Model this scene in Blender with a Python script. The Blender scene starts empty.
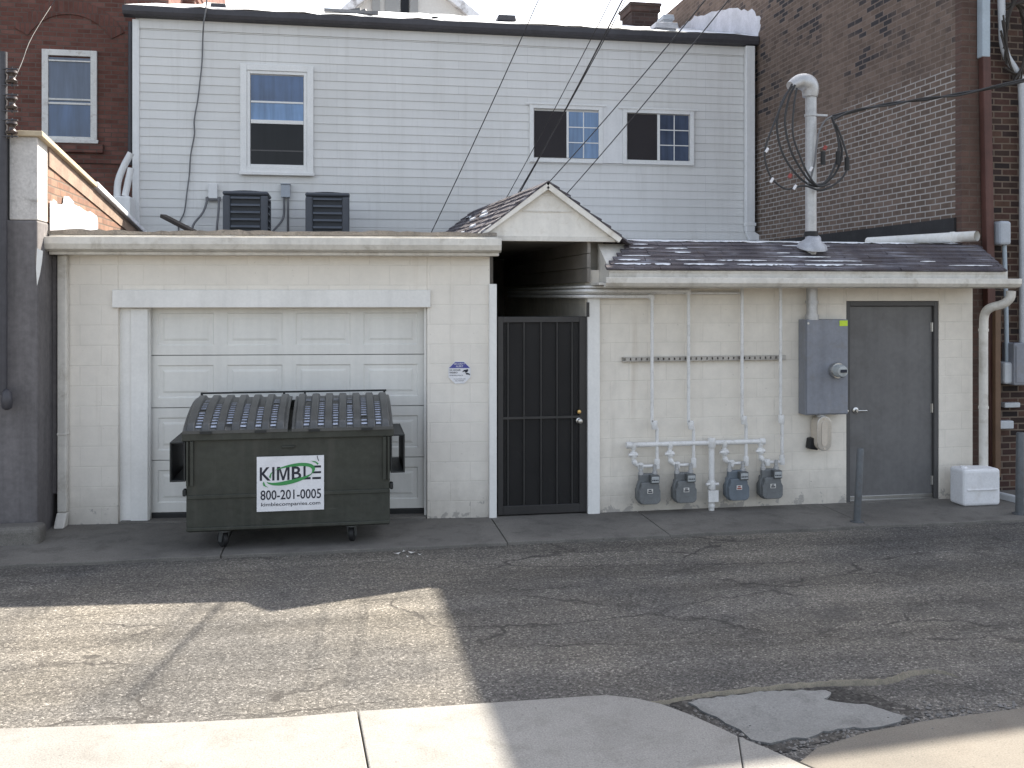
import bpy, bmesh, math, random
from mathutils import Matrix, Vector
random.seed(7)
scene = bpy.context.scene
COL = scene.collection
R = math.radians

# ------------------------------------------------------------------ camera geometry (used to read real positions off the photo)
F, TH, H, D, HY = 960.0, R(10), 2.3, 9.7, 295.0
CT, ST = math.cos(TH), math.sin(TH)
CAM = Vector((0, -D, H))

def ray(px, py):
    a = (px - 512) / F
    return Vector((a * CT + ST, -a * ST + CT, (HY - py) / F))

def onY(px, py, Y=0.0):
    r = ray(px, py); return CAM + r * ((Y + D) / r.y)

def onX(px, py, X):
    r = ray(px, py); return CAM + r * (X / r.x)

def onZ(px, py, Z=0.0):
    r = ray(px, py); return CAM + r * ((Z - H) / r.z)

def rectY(x0, y0, x1, y1, Y):
    """pixel rectangle -> X0, X1, Zbottom, Ztop on the vertical plane Y"""
    xm = (x0 + x1) / 2; ym = (y0 + y1) / 2
    return onY(x0, ym, Y).x, onY(x1, ym, Y).x, onY(xm, y1, Y).z, onY(xm, y0, Y).z

GA = math.atan2(.41, 4.23)                       # the garage stands at a small angle to the annex
GO = Vector((1.48, 0, 0))
GM = Matrix.Translation(GO) @ Matrix.Rotation(-GA, 4, 'Z')
GN = Vector((math.sin(GA), math.cos(GA), 0))

def onG(px, py, v=0.0):
    r = ray(px, py); t = (v - (CAM - GO).dot(GN)) / r.dot(GN)
    p = CAM + r * t
    return GM.inverted() @ p

def rectG(x0, y0, x1, y1, v):
    xm = (x0 + x1) / 2; ym = (y0 + y1) / 2
    return onG(x0, ym, v).x, onG(x1, ym, v).x, onG(xm, y1, v).z, onG(xm, y0, v).z

# ------------------------------------------------------------------ mesh builder
def smooth_path(pts, n=6):
    pts = [Vector(p) for p in pts]
    if len(pts) < 3: return pts
    q = [pts[0] * 2 - pts[1]] + pts + [pts[-1] * 2 - pts[-2]]
    out = []
    for i in range(1, len(q) - 2):
        a, b, c, d = q[i - 1:i + 3]
        for k in range(n):
            t = k / n
            out.append(.5 * ((2 * b) + (c - a) * t + (2 * a - 5 * b + 4 * c - d) * t * t + (3 * b - a - 3 * c + d) * t ** 3))
    out.append(pts[-1])
    return out

class MB:
    def __init__(s): s.v = []; s.f = []
    def add(s, vs, fs):
        n = len(s.v); s.v += [Vector(v) for v in vs]; s.f += [tuple(i + n for i in f) for f in fs]; return s
    def box(s, x0, x1, y0, y1, z0, z1):
        return s.add([(x0,y0,z0),(x1,y0,z0),(x1,y1,z0),(x0,y1,z0),(x0,y0,z1),(x1,y0,z1),(x1,y1,z1),(x0,y1,z1)],
                     [(0,3,2,1),(4,5,6,7),(0,1,5,4),(1,2,6,5),(2,3,7,6),(3,0,4,7)])
    def quad(s, a, b, c, d): return s.add([a,b,c,d], [(0,1,2,3)])
    def bar(s, a, b, w, h=None, up=(0,0,1)):
        """rectangular bar between two points"""
        a = Vector(a); b = Vector(b); h = h or w
        d = (b - a).normalized(); u = Vector(up)
        if abs(d.dot(u)) > .95: u = Vector((0,1,0))
        sx = d.cross(u).normalized() * w / 2; sz = sx.cross(d).normalized() * h / 2
        vs = [a-sx-sz, a+sx-sz, a+sx+sz, a-sx+sz, b-sx-sz, b+sx-sz, b+sx+sz, b-sx+sz]
        return s.add(vs, [(0,1,2,3),(7,6,5,4),(0,4,5,1),(1,5,6,2),(2,6,7,3),(3,7,4,0)])
    def tube(s, pts, r, seg=10, sm=0, cap=True, rs=None):
        pts = smooth_path(pts, sm) if sm else [Vector(p) for p in pts]
        n = len(pts); base = len(s.v); prev = None
        for i, p in enumerate(pts):
            d = (pts[min(i+1,n-1)] - pts[max(i-1,0)]).normalized()
            if prev is None:
                u = Vector((0,0,1)) if abs(d.z) < .9 else Vector((0,1,0))
                a = d.cross(u).normalized()
            else:
                a = (prev - d * prev.dot(d)).normalized()
            prev = a; b = d.cross(a)
            rr = rs[i] if rs else r
            for k in range(seg):
                t = 2 * math.pi * k / seg
                s.v.append(p + (a * math.cos(t) + b * math.sin(t)) * rr)
        for i in range(n - 1):
            for k in range(seg):
                k2 = (k + 1) % seg
                s.f.append((base+i*seg+k, base+i*seg+k2, base+(i+1)*seg+k2, base+(i+1)*seg+k))
        if cap:
            s.f.append(tuple(base + k for k in range(seg))[::-1])
            s.f.append(tuple(base + (n-1)*seg + k for k in range(seg)))
        return s
    def lathe(s, prof, o, axis=(0,0,1), seg=20):
        """prof: list of (radius, height along axis)"""
        ax = Vector(axis).normalized(); o = Vector(o)
        u = Vector((0,0,1)) if abs(ax.z) < .9 else Vector((1,0,0))
        a = ax.cross(u).normalized(); b = ax.cross(a)
        base = len(s.v); n = len(prof)
        for r, h in prof:
            for k in range(seg):
                t = 2*math.pi*k/seg
                s.v.append(o + ax*h + (a*math.cos(t) + b*math.sin(t))*max(r, 1e-4))
        for i in range(n-1):
            for k in range(seg):
                k2 = (k+1) % seg
                s.f.append((base+i*seg+k, base+i*seg+k2, base+(i+1)*seg+k2, base+(i+1)*seg+k))
        s.f.append(tuple(base+k for k in range(seg))[::-1]); s.f.append(tuple(base+(n-1)*seg+k for k in range(seg)))
        return s
    def prism(s, poly, y0, y1, axis='y'):
        """2-D polygon extruded; axis y: poly=(x,z); axis x: poly=(y,z); axis z: poly=(x,y)"""
        n = len(poly)
        def pt(p, t):
            return {'y': (p[0], t, p[1]), 'x': (t, p[0], p[1]), 'z': (p[0], p[1], t)}[axis]
        vs = [pt(p, y0) for p in poly] + [pt(p, y1) for p in poly]
        fs = [tuple(range(n))[::-1], tuple(range(n, 2*n))]
        for i in range(n):
            j = (i+1) % n; fs.append((i, j, n+j, n+i))
        return s.add(vs, fs)
    def build(s, name, mat, parent=None, local=False, bevel=0, smooth=None, seg=2, recalc=True):
        vs = s.v
        if parent is not None and not local:
            inv = WM[parent.name].inverted(); vs = [inv @ v for v in vs]
        me = bpy.data.meshes.new(name)
        me.from_pydata([tuple(v) for v in vs], [], s.f)
        if recalc:
            bm = bmesh.new(); bm.from_mesh(me); bmesh.ops.recalc_face_normals(bm, faces=bm.faces); bm.to_mesh(me); bm.free()
        me.materials.append(mat)
        if smooth is not None:
            for p in me.polygons: p.use_smooth = True
            me.set_sharp_from_angle(angle=R(smooth))
        o = bpy.data.objects.new(name, me); COL.objects.link(o)
        if parent is not None:
            o.parent = parent; WM[o.name] = WM[parent.name]
        else:
            WM[o.name] = Matrix.Identity(4)
        if bevel:
            m = o.modifiers.new('bevel', 'BEVEL'); m.width = bevel; m.segments = seg; m.limit_method = 'ANGLE'; m.angle_limit = R(35)
            m.harden_normals = False
        return o

WM = {}
def thing(name, label, cat, loc=(0,0,0), rotz=0.0, group=None):
    o = bpy.data.objects.new(name, None); COL.objects.link(o); o.empty_display_size = .2
    o.location = loc; o.rotation_euler = (0, 0, rotz)
    WM[o.name] = Matrix.Translation(Vector(loc)) @ Matrix.Rotation(rotz, 4, 'Z')
    o['label'] = label; o['category'] = cat
    if group: o['group'] = group
    return o
def tag(o, label, cat, group=None):
    o['label'] = label; o['category'] = cat
    if group: o['group'] = group
    return o
def struct(o, label=None, cat=None):
    o['kind'] = 'structure'
    if label: o['label'] = label
    if cat: o['category'] = cat
    return o
def plabel(o, label): o['label'] = label; return o
def dup(root, loc, label):
    r = root.copy(); COL.objects.link(r); r.location = loc; r['label'] = label
    for ch in list(root.children):
        c = ch.copy(); COL.objects.link(c); c.parent = r
        for g in ch.children:
            d = g.copy(); COL.objects.link(d); d.parent = c
    return r

def text_mb(body, x0, x1, z0, z1, y, fat=0.0, mb=None, depth=0.0):
    """flat lettering facing -Y, fitted into a rectangle"""
    cu = bpy.data.curves.new('lettering', 'FONT'); cu.body = body; cu.size = 1; cu.offset = fat; cu.resolution_u = 3
    ob = bpy.data.objects.new('lettering', cu); COL.objects.link(ob)
    dg = bpy.context.evaluated_depsgraph_get(); dg.update()
    me = bpy.data.meshes.new_from_object(ob.evaluated_get(dg))
    xs = [v.co.x for v in me.vertices]; ys = [v.co.y for v in me.vertices]
    ax, bx, ay, by = min(xs), max(xs), min(ys), max(ys)
    mb = mb or MB()
    mb.add([(x0 + (v.co.x-ax)/(bx-ax)*(x1-x0), y, z0 + (v.co.y-ay)/(by-ay)*(z1-z0)) for v in me.vertices],
           [tuple(p.vertices) for p in me.polygons])
    bpy.data.objects.remove(ob); bpy.data.curves.remove(cu); bpy.data.meshes.remove(me)
    return mb

# ------------------------------------------------------------------ materials
class NT:
    def __init__(s, name):
        s.m = bpy.data.materials.new(name); s.m.use_nodes = True
        s.n = s.m.node_tree.nodes; s.l = s.m.node_tree.links
        s.b = s.n['Principled BSDF']; s.tc = s.n.new('ShaderNodeTexCoord')
    def node(s, t, **kw):
        n = s.n.new(t)
        for k, v in kw.items():
            if k.startswith('_'): setattr(n, k[1:], v)
            else: n.inputs[k.replace('0', ' ') if k.replace('0',' ') in n.inputs else k].default_value = v
        return n
    def link(s, a, b): s.l.new(a, b)
    def coords(s, swap=None, scale=(1,1,1)):
        """object coordinates; swap 'xz' puts x,z into x,y ; 'yz' puts y,z"""
        o = s.tc.outputs['Object']
        if swap:
            sp = s.node('ShaderNodeSeparateXYZ'); s.link(o, sp.inputs[0]); cb = s.node('ShaderNodeCombineXYZ')
            for i, c in enumerate(swap): s.link(sp.outputs['xyz'.index(c)], cb.inputs[i])
            o = cb.outputs[0]
        if scale != (1,1,1):
            mp = s.node('ShaderNodeMapping'); mp.inputs['Scale'].default_value = scale; s.link(o, mp.inputs[0]); o = mp.outputs[0]
        return o
    def noise(s, co, scale, detail=6, rough=.6, dist=0):
        n = s.node('ShaderNodeTexNoise'); n.inputs['Scale'].default_value = scale; n.inputs['Detail'].default_value = detail
        n.inputs['Roughness'].default_value = rough; n.inputs['Distortion'].default_value = dist
        s.link(co, n.inputs['Vector']); return n.outputs['Fac']
    def ramp(s, fac, stops):
        r = s.node('ShaderNodeValToRGB'); e = r.color_ramp.elements
        while len(e) < len(stops): e.new(.5)
        for k, (p, c) in enumerate(stops):
            e[k].position = p; e[k].color = (c, c, c, 1) if not hasattr(c, '__len__') else (*c, 1)
        s.link(fac, r.inputs[0]); return r.outputs[0]
    def mix(s, fac, a, b, blend='MIX'):
        m = s.node('ShaderNodeMix', _data_type='RGBA', _blend_type=blend)
        for k, x in ((0, fac), (6, a), (7, b)):
            if hasattr(x, 'is_output') or hasattr(x, 'links'): s.link(x, m.inputs[k])
            elif k == 0: m.inputs[0].default_value = x
            else: m.inputs[k].default_value = (*x, 1) if len(x) == 3 else x
        return m.outputs[2]
    def math(s, op, a, b=0.0, clamp=False):
        m = s.node('ShaderNodeMath', _operation=op, _use_clamp=clamp)
        for k, x in ((0, a), (1, b)):
            if hasattr(x, 'links'): s.link(x, m.inputs[k])
            else: m.inputs[k].default_value = x
        return m.outputs[0]
    def sep(s, axis):
        sp = s.node('ShaderNodeSeparateXYZ'); s.link(s.tc.outputs['Object'], sp.inputs[0]); return sp.outputs['xyz'.index(axis)]
    def color(s, c):
        if hasattr(c, 'links'): s.link(c, s.b.inputs['Base Color'])
        else: s.b.inputs['Base Color'].default_value = (*c, 1)
    def bump(s, h, strength=.3, dist=.01, prev=None):
        b = s.node('ShaderNodeBump'); b.inputs['Strength'].default_value = strength; b.inputs['Distance'].default_value = dist
        s.link(h, b.inputs['Height'])
        if prev is not None: s.link(prev, b.inputs['Normal'])
        s.link(b.outputs[0], s.b.inputs['Normal']); return b.outputs[0]
    def set(s, rough=.6, metal=0.0, spec=.5):
        s.b.inputs['Roughness'].default_value = rough; s.b.inputs['Metallic'].default_value = metal
        s.b.inputs['Specular IOR Level'].default_value = spec; return s

def paint(name, base, rough=.6, metal=0.0, var=.12, scale=3.0, spec=.4, dirt=None, fine=.05, bump=.05, streak=0.0, speck=0.0):
    t = NT(name); co = t.coords()
    n1 = t.noise(co, scale, 6, .65); n2 = t.noise(co, scale * 14, 4, .6)
    lo = tuple(c * (1 - var) for c in base); hi = tuple(min(1, c * (1 + var * .5)) for c in base)
    c = t.ramp(n1, [(.3, lo), (.7, hi)])
    f = t.ramp(n2, [(.3, 1 - fine * 2), (.65, 1.0)])
    c = t.mix(1.0, c, f, 'MULTIPLY')
    if streak:
        mp = t.coords(None, (9, 9, .5)); n3 = t.noise(mp, 1.2, 5, .6)
        c = t.mix(1.0, c, t.ramp(n3, [(.35, 1 - streak), (.6, 1.0)]), 'MULTIPLY')
    if dirt:
        n4 = t.noise(co, scale * 2.3, 7, .7, .4)
        c = t.mix(t.ramp(n4, [(.52, 0.0), (.75, .75)]), c, dirt)
    if speck:
        n5 = t.noise(co, 60, 2, .5)
        c = t.mix(1.0, c, t.ramp(n5, [(.3, 1 - speck), (.45, 1.0)]), 'MULTIPLY')
    t.color(c); t.set(rough, metal, spec)
    if bump: t.bump(n2, bump, .01)
    return t.m

def blockwork(name, base, swap='xz', joint=.9, stain=.1):
    """painted concrete block: faint courses, worn and dirty paint"""
    t = NT(name); co = t.coords(swap); oc = t.coords()
    wob = t.noise(oc, 1.6, 3, .5)
    br = t.node('ShaderNodeTexBrick', _offset=.5)
    for k, v in (('Scale', 1.0), ('Mortar Size', .006), ('Mortar Smooth', .6), ('Bias', 0.0), ('Brick Width', .406), ('Row Height', .2)): br.inputs[k].default_value = v
    br.inputs['Color1'].default_value = (0, 0, 0, 1); br.inputs['Color2'].default_value = (1, 1, 1, 1); br.inputs['Mortar'].default_value = (0, 0, 0, 1)
    t.link(co, br.inputs['Vector'])
    n1 = t.noise(oc, .9, 6, .65); n2 = t.noise(oc, 7, 6, .7); n3 = t.noise(oc, 70, 3, .6)
    c = t.ramp(n1, [(.3, tuple(x * (1 - stain) for x in base)), (.7, base)])
    c = t.mix(1.0, c, t.ramp(n2, [(.28, 1 - stain), (.62, 1.0)]), 'MULTIPLY')
    # per-block tone
    c = t.mix(1.0, c, t.ramp(br.outputs['Color'], [(0, .965), (1, 1.0)]), 'MULTIPLY')
    jf = t.math('MULTIPLY', br.outputs['Fac'], t.ramp(wob, [(.38, .03), (.72, .42)]))
    c = t.mix(jf, c, tuple(x * joint * .72 for x in base))
    # splash dirt near the ground, soft streaks
    z = t.sep('z')
    d = t.math('MULTIPLY', t.ramp(t.math('ADD', z, t.math('MULTIPLY', n2, .35)), [(.12, 1.0), (.62, 0.0)]), .5)
    c = t.mix(d, c, (.30, .27, .23))
    st = t.noise(t.coords(None, (7, 7, .35)), 1.0, 5, .6)
    c = t.mix(t.ramp(st, [(.6, 0.0), (.8, .25)]), c, (.42, .38, .31))
    pl = t.noise(oc, 8, 6, .65, .5)
    pk = t.math('ADD', pl, t.math('MULTIPLY', t.math('SUBTRACT', .28, z), .55))
    c = t.mix(t.ramp(pk, [(.66, 0.0), (.69, .8)]), c, (.33, .31, .285))
    rs = t.noise(t.coords(None, (3.5, 3.5, .18)), 1.0, 5, .6)
    c = t.mix(t.ramp(rs, [(.64, 0.0), (.8, .28)]), c, (.40, .30, .20))
    sp = t.noise(oc, 26, 3, .5)
    c = t.mix(t.ramp(sp, [(.70, 0.0), (.74, .35)]), c, (.3, .26, .22))
    t.color(c); t.set(.75, 0, .25)
    b1 = t.bump(t.math('SUBTRACT', 1.0, br.outputs['Fac']), .35, .006)
    t.bump(n3, .25, .004, b1)
    return t.m

def brickwork(name, tones, mortar, swap='xz', dark=None, mortar_mask=None, w=.215, h=.075, msize=.009, grime=.35):
    t = NT(name); co = t.coords(swap); oc = t.coords()
    # a little waviness keeps the courses from being ruler straight
    nv = t.node('ShaderNodeTexNoise'); nv.inputs['Scale'].default_value = 1.3; t.link(oc, nv.inputs['Vector'])
    vm = t.node('ShaderNodeVectorMath', _operation='SCALE'); vm.inputs['Scale'].default_value = .02; t.link(nv.outputs['Color'], vm.inputs[0])
    va = t.node('ShaderNodeVectorMath', _operation='ADD'); t.link(co, va.inputs[0]); t.link(vm.outputs[0], va.inputs[1])
    br = t.node('ShaderNodeTexBrick', _offset=.5)
    for k, v in (('Scale', 1.0), ('Mortar Size', msize), ('Mortar Smooth', .3), ('Bias', 0.0), ('Brick Width', w), ('Row Height', h)): br.inputs[k].default_value = v
    br.inputs['Color1'].default_value = (0, 0, 0, 1); br.inputs['Color2'].default_value = (1, 1, 1, 1); br.inputs['Mortar'].default_value = (.5, .5, .5, 1)
    t.link(va.outputs[0], br.inputs['Vector'])
    n1 = t.noise(oc, .55, 5, .6); n2 = t.noise(oc, 5, 6, .7); n3 = t.noise(oc, 55, 3, .6)
    k = len(tones)
    c = t.ramp(br.outputs['Color'], [((i + .5) / k, tones[i]) for i in range(k)])
    if dark:
        cl = t.math('MULTIPLY', t.math('MULTIPLY', t.ramp(br.outputs['Color'], [(.70, 0.0), (.72, 1.0)]), t.ramp(t.noise(oc, .8, 4, .6), [(.44, 0.0), (.56, 1.0)])), t.ramp(t.math('MULTIPLY', t.sep('z'), .1), [(.50, .12), (.54, 1.0)]))
        c = t.mix(cl, c, dark)
    c = t.mix(1.0, c, t.ramp(n2, [(.25, 1 - grime), (.6, 1.0)]), 'MULTIPLY')
    mc = t.mix(t.ramp(n1, [(.35, 0.0), (.65, 1.0)]), mortar, tuple(x * .6 for x in mortar))
    mf = br.outputs['Fac']
    if mortar_mask is not None:
        z = t.math('ADD', t.sep('z'), t.math('MULTIPLY', n1, .9))
        mk = t.ramp(t.math('DIVIDE', t.math('SUBTRACT', z, mortar_mask - .5), 1.0), [(.70, 1.0), (.82, .16)])
        mf = t.math('MULTIPLY', mf, mk)
    c = t.mix(mf, c, mc)
    c = t.mix(1.0, c, t.ramp(n1, [(.25, .75), (.7, 1.0)]), 'MULTIPLY')
    t.color(c); t.set(.88, 0, .2)
    b1 = t.bump(t.math('SUBTRACT', 1.0, br.outputs['Fac']), .5, .008)
    t.bump(n3, .4, .006, b1)
    return t.m

def asphalt_mat(name='worn_asphalt', mul=1.0, vs=95):
    t = NT(name); co = t.coords()
    big = t.noise(co, .35, 5, .6); med = t.noise(co, 2.2, 7, .7); fine = t.noise(co, 38, 4, .7); grit = t.noise(co, 120, 2, .6)
    vo = t.node('ShaderNodeTexVoronoi', _feature='F1'); vo.inputs['Scale'].default_value = vs; t.link(co, vo.inputs['Vector'])
    sv = t.node('ShaderNodeSeparateColor'); t.link(vo.outputs['Color'], sv.inputs[0])
    c = t.ramp(med, [(.25, (.080, .0775, .075)), (.72, (.135, .128, .12))])
    c = t.mix(t.ramp(big, [(.40, 0.0), (.62, .6)]), c, (.215, .192, .158))
    stone = t.ramp(sv.outputs[0], [(0.0, .5), (.5, .9), (.8, 1.15), (.93, 1.5), (1.0, 2.3)])
    c = t.mix(1.0, c, stone, 'MULTIPLY')
    c = t.mix(1.0, c, t.ramp(fine, [(.3, .55), (.7, 1.3)]), 'MULTIPLY')
    # wheel tracks / streaks along the lane
    sx = t.noise(t.coords(None, (.25, 2.6, 1)), 1.0, 4, .55)
    c = t.mix(1.0, c, t.ramp(sx, [(.35, .70), (.65, 1.12)]), 'MULTIPLY')
    # cracks
    wn = t.node('ShaderNodeTexNoise'); wn.inputs['Scale'].default_value = 3.5; wn.inputs['Detail'].default_value = 5; t.link(co, wn.inputs['Vector'])
    ws = t.node('ShaderNodeVectorMath', _operation='SCALE'); ws.inputs['Scale'].default_value = .38; t.link(wn.outputs['Color'], ws.inputs[0])
    wa = t.node('ShaderNodeVectorMath', _operation='ADD'); t.link(t.coords(None, (.55, 1.5, 1)), wa.inputs[0]); t.link(ws.outputs[0], wa.inputs[1])
    vc = t.node('ShaderNodeTexVoronoi', _feature='DISTANCE_TO_EDGE'); vc.inputs['Scale'].default_value = 1.15; t.link(wa.outputs[0], vc.inputs['Vector'])
    crack = t.ramp(vc.outputs['Distance'], [(0.0, 1.0), (.009, .9), (.02, 0.0)])
    crack = t.math('MULTIPLY', crack, t.ramp(t.noise(co, .8, 3, .5), [(.44, 0.0), (.58, .75)]))
    wa2 = t.node('ShaderNodeVectorMath', _operation='ADD'); t.link(co, wa2.inputs[0]); t.link(ws.outputs[0], wa2.inputs[1])
    vc2 = t.node('ShaderNodeTexVoronoi', _feature='DISTANCE_TO_EDGE'); vc2.inputs['Scale'].default_value = 3.4; t.link(wa2.outputs[0], vc2.inputs['Vector'])
    cr2 = t.math('MULTIPLY', t.ramp(vc2.outputs['Distance'], [(0.0, 1.0), (.022, 0.0)]), t.ramp(t.noise(co, .55, 3, .5), [(.49, 0.0), (.6, .5)]))
    crack = t.math('MAXIMUM', crack, cr2)
    oil = t.noise(co, 1.15, 5, .6, .5)
    c = t.mix(t.ramp(oil, [(.60, 0.0), (.72, .55)]), c, (.055, .052, .05))
    if mul != 1.0: c = t.mix(1.0, c, (mul, mul, mul), 'MULTIPLY')
    c = t.mix(crack, c, (.035, .032, .03))
    t.color(c); t.set(.9, 0, .25)
    h = t.math('ADD', t.math('MULTIPLY', vo.outputs['Distance'], -1.0), t.math('MULTIPLY', crack, -1.5))
    b = t.bump(h, .55, .006)
    t.bump(med, .3, .03, b)
    return t.m

def concrete_mat(name, lo, hi, stain=(.12, .10, .085), stain_amt=.5, grain=110, joints=None, swirl=1.0):
    t = NT(name); co = t.coords()
    n1 = t.noise(co, .9, 6, .65); n2 = t.noise(co, 4.5, 7, .72, .3); n3 = t.noise(co, grain, 3, .6)
    c = t.ramp(n1, [(.3, lo), (.7, hi)])
    c = t.mix(t.ramp(n2, [(.5, 0.0), (.74, stain_amt)]), c, stain)
    c = t.mix(1.0, c, t.ramp(n3, [(.3, .72), (.7, 1.12)]), 'MULTIPLY')
    pit = t.noise(co, 34, 3, .5)
    c = t.mix(t.ramp(pit, [(.68, 0.0), (.73, .5)]), c, tuple(x * .45 for x in lo))
    t.color(c); t.set(.85, 0, .3)
    b = t.bump(n3, .35, .004); t.bump(n2, .2, .012, b)
    return t.m

def shingle_mat():
    t = NT('weathered_shingle'); co = t.coords(); n1 = t.noise(co, 2.2, 6, .65); n3 = t.noise(co, 90, 3, .6)
    n2 = t.noise(t.coords(None, (5, 1, 1)), 1.5, 5, .6)
    c = t.ramp(n1, [(.3, (.062, .056, .066)), (.7, (.118, .106, .115))])
    c = t.mix(1.0, c, t.ramp(n3, [(.3, .6), (.7, 1.3)]), 'MULTIPLY')
    c = t.mix(t.ramp(n2, [(.4, 0.0), (.7, .5)]), c, (.10, .082, .078))
    fr = t.noise(t.coords(None, (2.2, 34, 34)), 1.0, 5, .6); pa = t.noise(co, 1.1, 4, .6)
    c = t.mix(t.math('MULTIPLY', t.ramp(fr, [(.5, 0.0), (.66, .7)]), t.ramp(pa, [(.42, .05), (.6, 1.0)])), c, (.36, .37, .42))
    t.color(c); t.set(.9, 0, .2); t.bump(n3, .5, .005); return t.m

def snow_mat():
    t = NT('old_snow'); co = t.coords(); n = t.noise(co, 6, 6, .6)
    t.color(t.ramp(n, [(.3, (.55, .57, .62)), (.7, (.82, .84, .87))])); t.set(.7, 0, .3); t.bump(n, .4, .03); return t.m

def snow_roof_mat():
    t = NT('patchy_snow_on_membrane'); co = t.coords(); n = t.noise(co, 1.4, 7, .65); n2 = t.noise(co, 12, 4, .6)
    c = t.mix(t.ramp(n, [(.38, 0.0), (.5, 1.0)]), (.30, .29, .29), (.80, .82, .85))
    c = t.mix(1.0, c, t.ramp(n2, [(.3, .85), (.7, 1.0)]), 'MULTIPLY')
    t.color(c); t.set(.75, 0, .3); t.bump(n, .5, .05); return t.m

def glass_mat(name, base, rough=.06, spec=.6):
    t = NT(name); n = t.noise(t.coords(), .9, 4, .5, .6); f = t.noise(t.coords(None, (11, 11, .9)), 1.0, 4, .55, .8)
    c = t.ramp(n, [(.3, tuple(x * .65 for x in base)), (.7, tuple(x * 1.3 for x in base))])  # in blue panes, sky reflection and curtain tones sit in this base colour
    t.color(t.mix(1.0, c, t.ramp(f, [(.3, .72), (.7, 1.15)]), 'MULTIPLY')); t.set(rough, 0, spec)
    t.bump(n, .06, .02); return t.m

def screen_mat(name, base, open_=.45):
    """woven insect / security screen: partly see-through dark cloth"""
    t = NT(name); t.color(base); t.set(.6, 0, .3)
    tr = t.node('ShaderNodeBsdfTransparent'); mx = t.node('ShaderNodeMixShader'); mx.inputs[0].default_value = 1 - open_
    t.link(tr.outputs[0], mx.inputs[1]); t.link(t.b.outputs[0], mx.inputs[2]); t.link(mx.outputs[0], t.n['Material Output'].inputs[0])
    n = t.noise(t.coords(), 3, 3, .5); t.color(t.ramp(n, [(.3, tuple(x*.7 for x in base)), (.7, base)]))
    return t.m

M = {}
M['block'] = blockwork('painted_block', (.82, .775, .70), stain=.08)
M['block2'] = blockwork('painted_block_annex', (.82, .765, .675), stain=.11)
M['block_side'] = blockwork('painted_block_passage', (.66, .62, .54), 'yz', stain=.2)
M['grey_stucco'] = paint('grey_painted_stucco', (.18, .168, .17), .85, var=.25, scale=1.2, fine=.12, bump=.25, streak=.2)
M['pale_stucco'] = paint('pale_stucco', (.60, .575, .55), .85, var=.2, scale=2.5, fine=.1, bump=.25, dirt=(.16, .14, .12))
M['white'] = paint('white_paint', (.78, .75, .69), .5, var=.1, scale=2.0, dirt=(.5, .45, .36), fine=.03, streak=.06)
M['white_trim'] = paint('white_trim_paint', (.80, .79, .76), .45, var=.08, scale=2.5, fine=.03, streak=.06)
M['door_white'] = paint('off_white_steel_door', (.73, .72, .68), .45, var=.07, scale=1.4, fine=.02, streak=.06, bump=.02)
M['gutter'] = paint('weathered_gutter', (.71, .68, .62), .5, var=.16, scale=1.7, dirt=(.30, .26, .2), fine=.05, streak=.1)
M['gutter_dark'] = paint('dark_brown_gutter', (.06, .058, .066), .5, var=.3, scale=1.2, fine=.1, bump=.02)
def siding_mat():
    t = NT('white_clapboard'); co = t.coords(); mp = t.node('ShaderNodeMapping'); mp.inputs['Location'].default_value = (0, -2.7, 0); t.link(t.coords('xz'), mp.inputs[0])
    br = t.node('ShaderNodeTexBrick', _offset=.37, _offset_frequency=3)
    for k, v in (('Scale', 1.0), ('Mortar Size', .0025), ('Mortar Smooth', .2), ('Bias', 0.0), ('Brick Width', 3.1), ('Row Height', .137)): br.inputs[k].default_value = v
    br.inputs['Color1'].default_value = (0, 0, 0, 1); br.inputs['Color2'].default_value = (1, 1, 1, 1); br.inputs['Mortar'].default_value = (.4, .4, .4, 1)
    t.link(mp.outputs[0], br.inputs['Vector'])
    n1 = t.noise(co, .6, 6, .65); n2 = t.noise(co, 9, 5, .6); st = t.noise(t.coords(None, (5, 5, .3)), 1.0, 6, .65); fs = t.noise(t.coords(None, (22, 22, 1.2)), 1.0, 4, .6)
    c = t.ramp(n1, [(.3, (.64, .635, .61)), (.7, (.735, .73, .71))])
    c = t.mix(1.0, c, t.ramp(br.outputs['Color'], [(0, .95), (1, 1.0)]), 'MULTIPLY')
    c = t.mix(t.math('MULTIPLY', br.outputs['Fac'], .45), c, (.36, .36, .36))
    c = t.mix(t.ramp(st, [(.52, 0.0), (.78, .35)]), c, (.44, .42, .38))
    c = t.mix(t.math('MULTIPLY', t.ramp(fs, [(.55, 0.0), (.75, .22)]), t.ramp(n1, [(.4, .2), (.6, 1.0)])), c, (.40, .38, .34))
    c = t.mix(t.ramp(n2, [(.66, 0.0), (.8, .25)]), c, (.5, .48, .44))
    t.color(c); t.set(.5, 0, .4); t.bump(t.noise(co, 1.7, 3, .5), .25, .02); return t.m
M['siding'] = siding_mat()
M['siding_trim'] = paint('white_vinyl_trim', (.76, .76, .75), .45, var=.08, scale=1.5, fine=.03, streak=.08)
M['brick_red'] = brickwork('red_brick', [(.15, .066, .052), (.19, .086, .068), (.215, .105, .085), (.165, .075, .06)], (.17, .125, .105), 'xz', grime=.35)
M['brick_brown'] = brickwork('brown_brick', [(.158, .116, .092), (.185, .136, .108), (.212, .156, .126), (.17, .126, .10)], (.46, .43, .40), 'yz', dark=(.055, .05, .053), mortar_mask=5.15, w=.205, h=.074)
M['brick_front'] = brickwork('dark_brick_front', [(.05, .033, .03), (.09, .05, .042), (.115, .068, .05), (.035, .027, .026)], (.21, .165, .13), 'xz', w=.21, h=.074, grime=.5)
M['brick_corner'] = brickwork('brown_corner_brick', [(.12, .078, .064), (.145, .09, .073)], (.16, .12, .10), 'xz', grime=.4)
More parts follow.
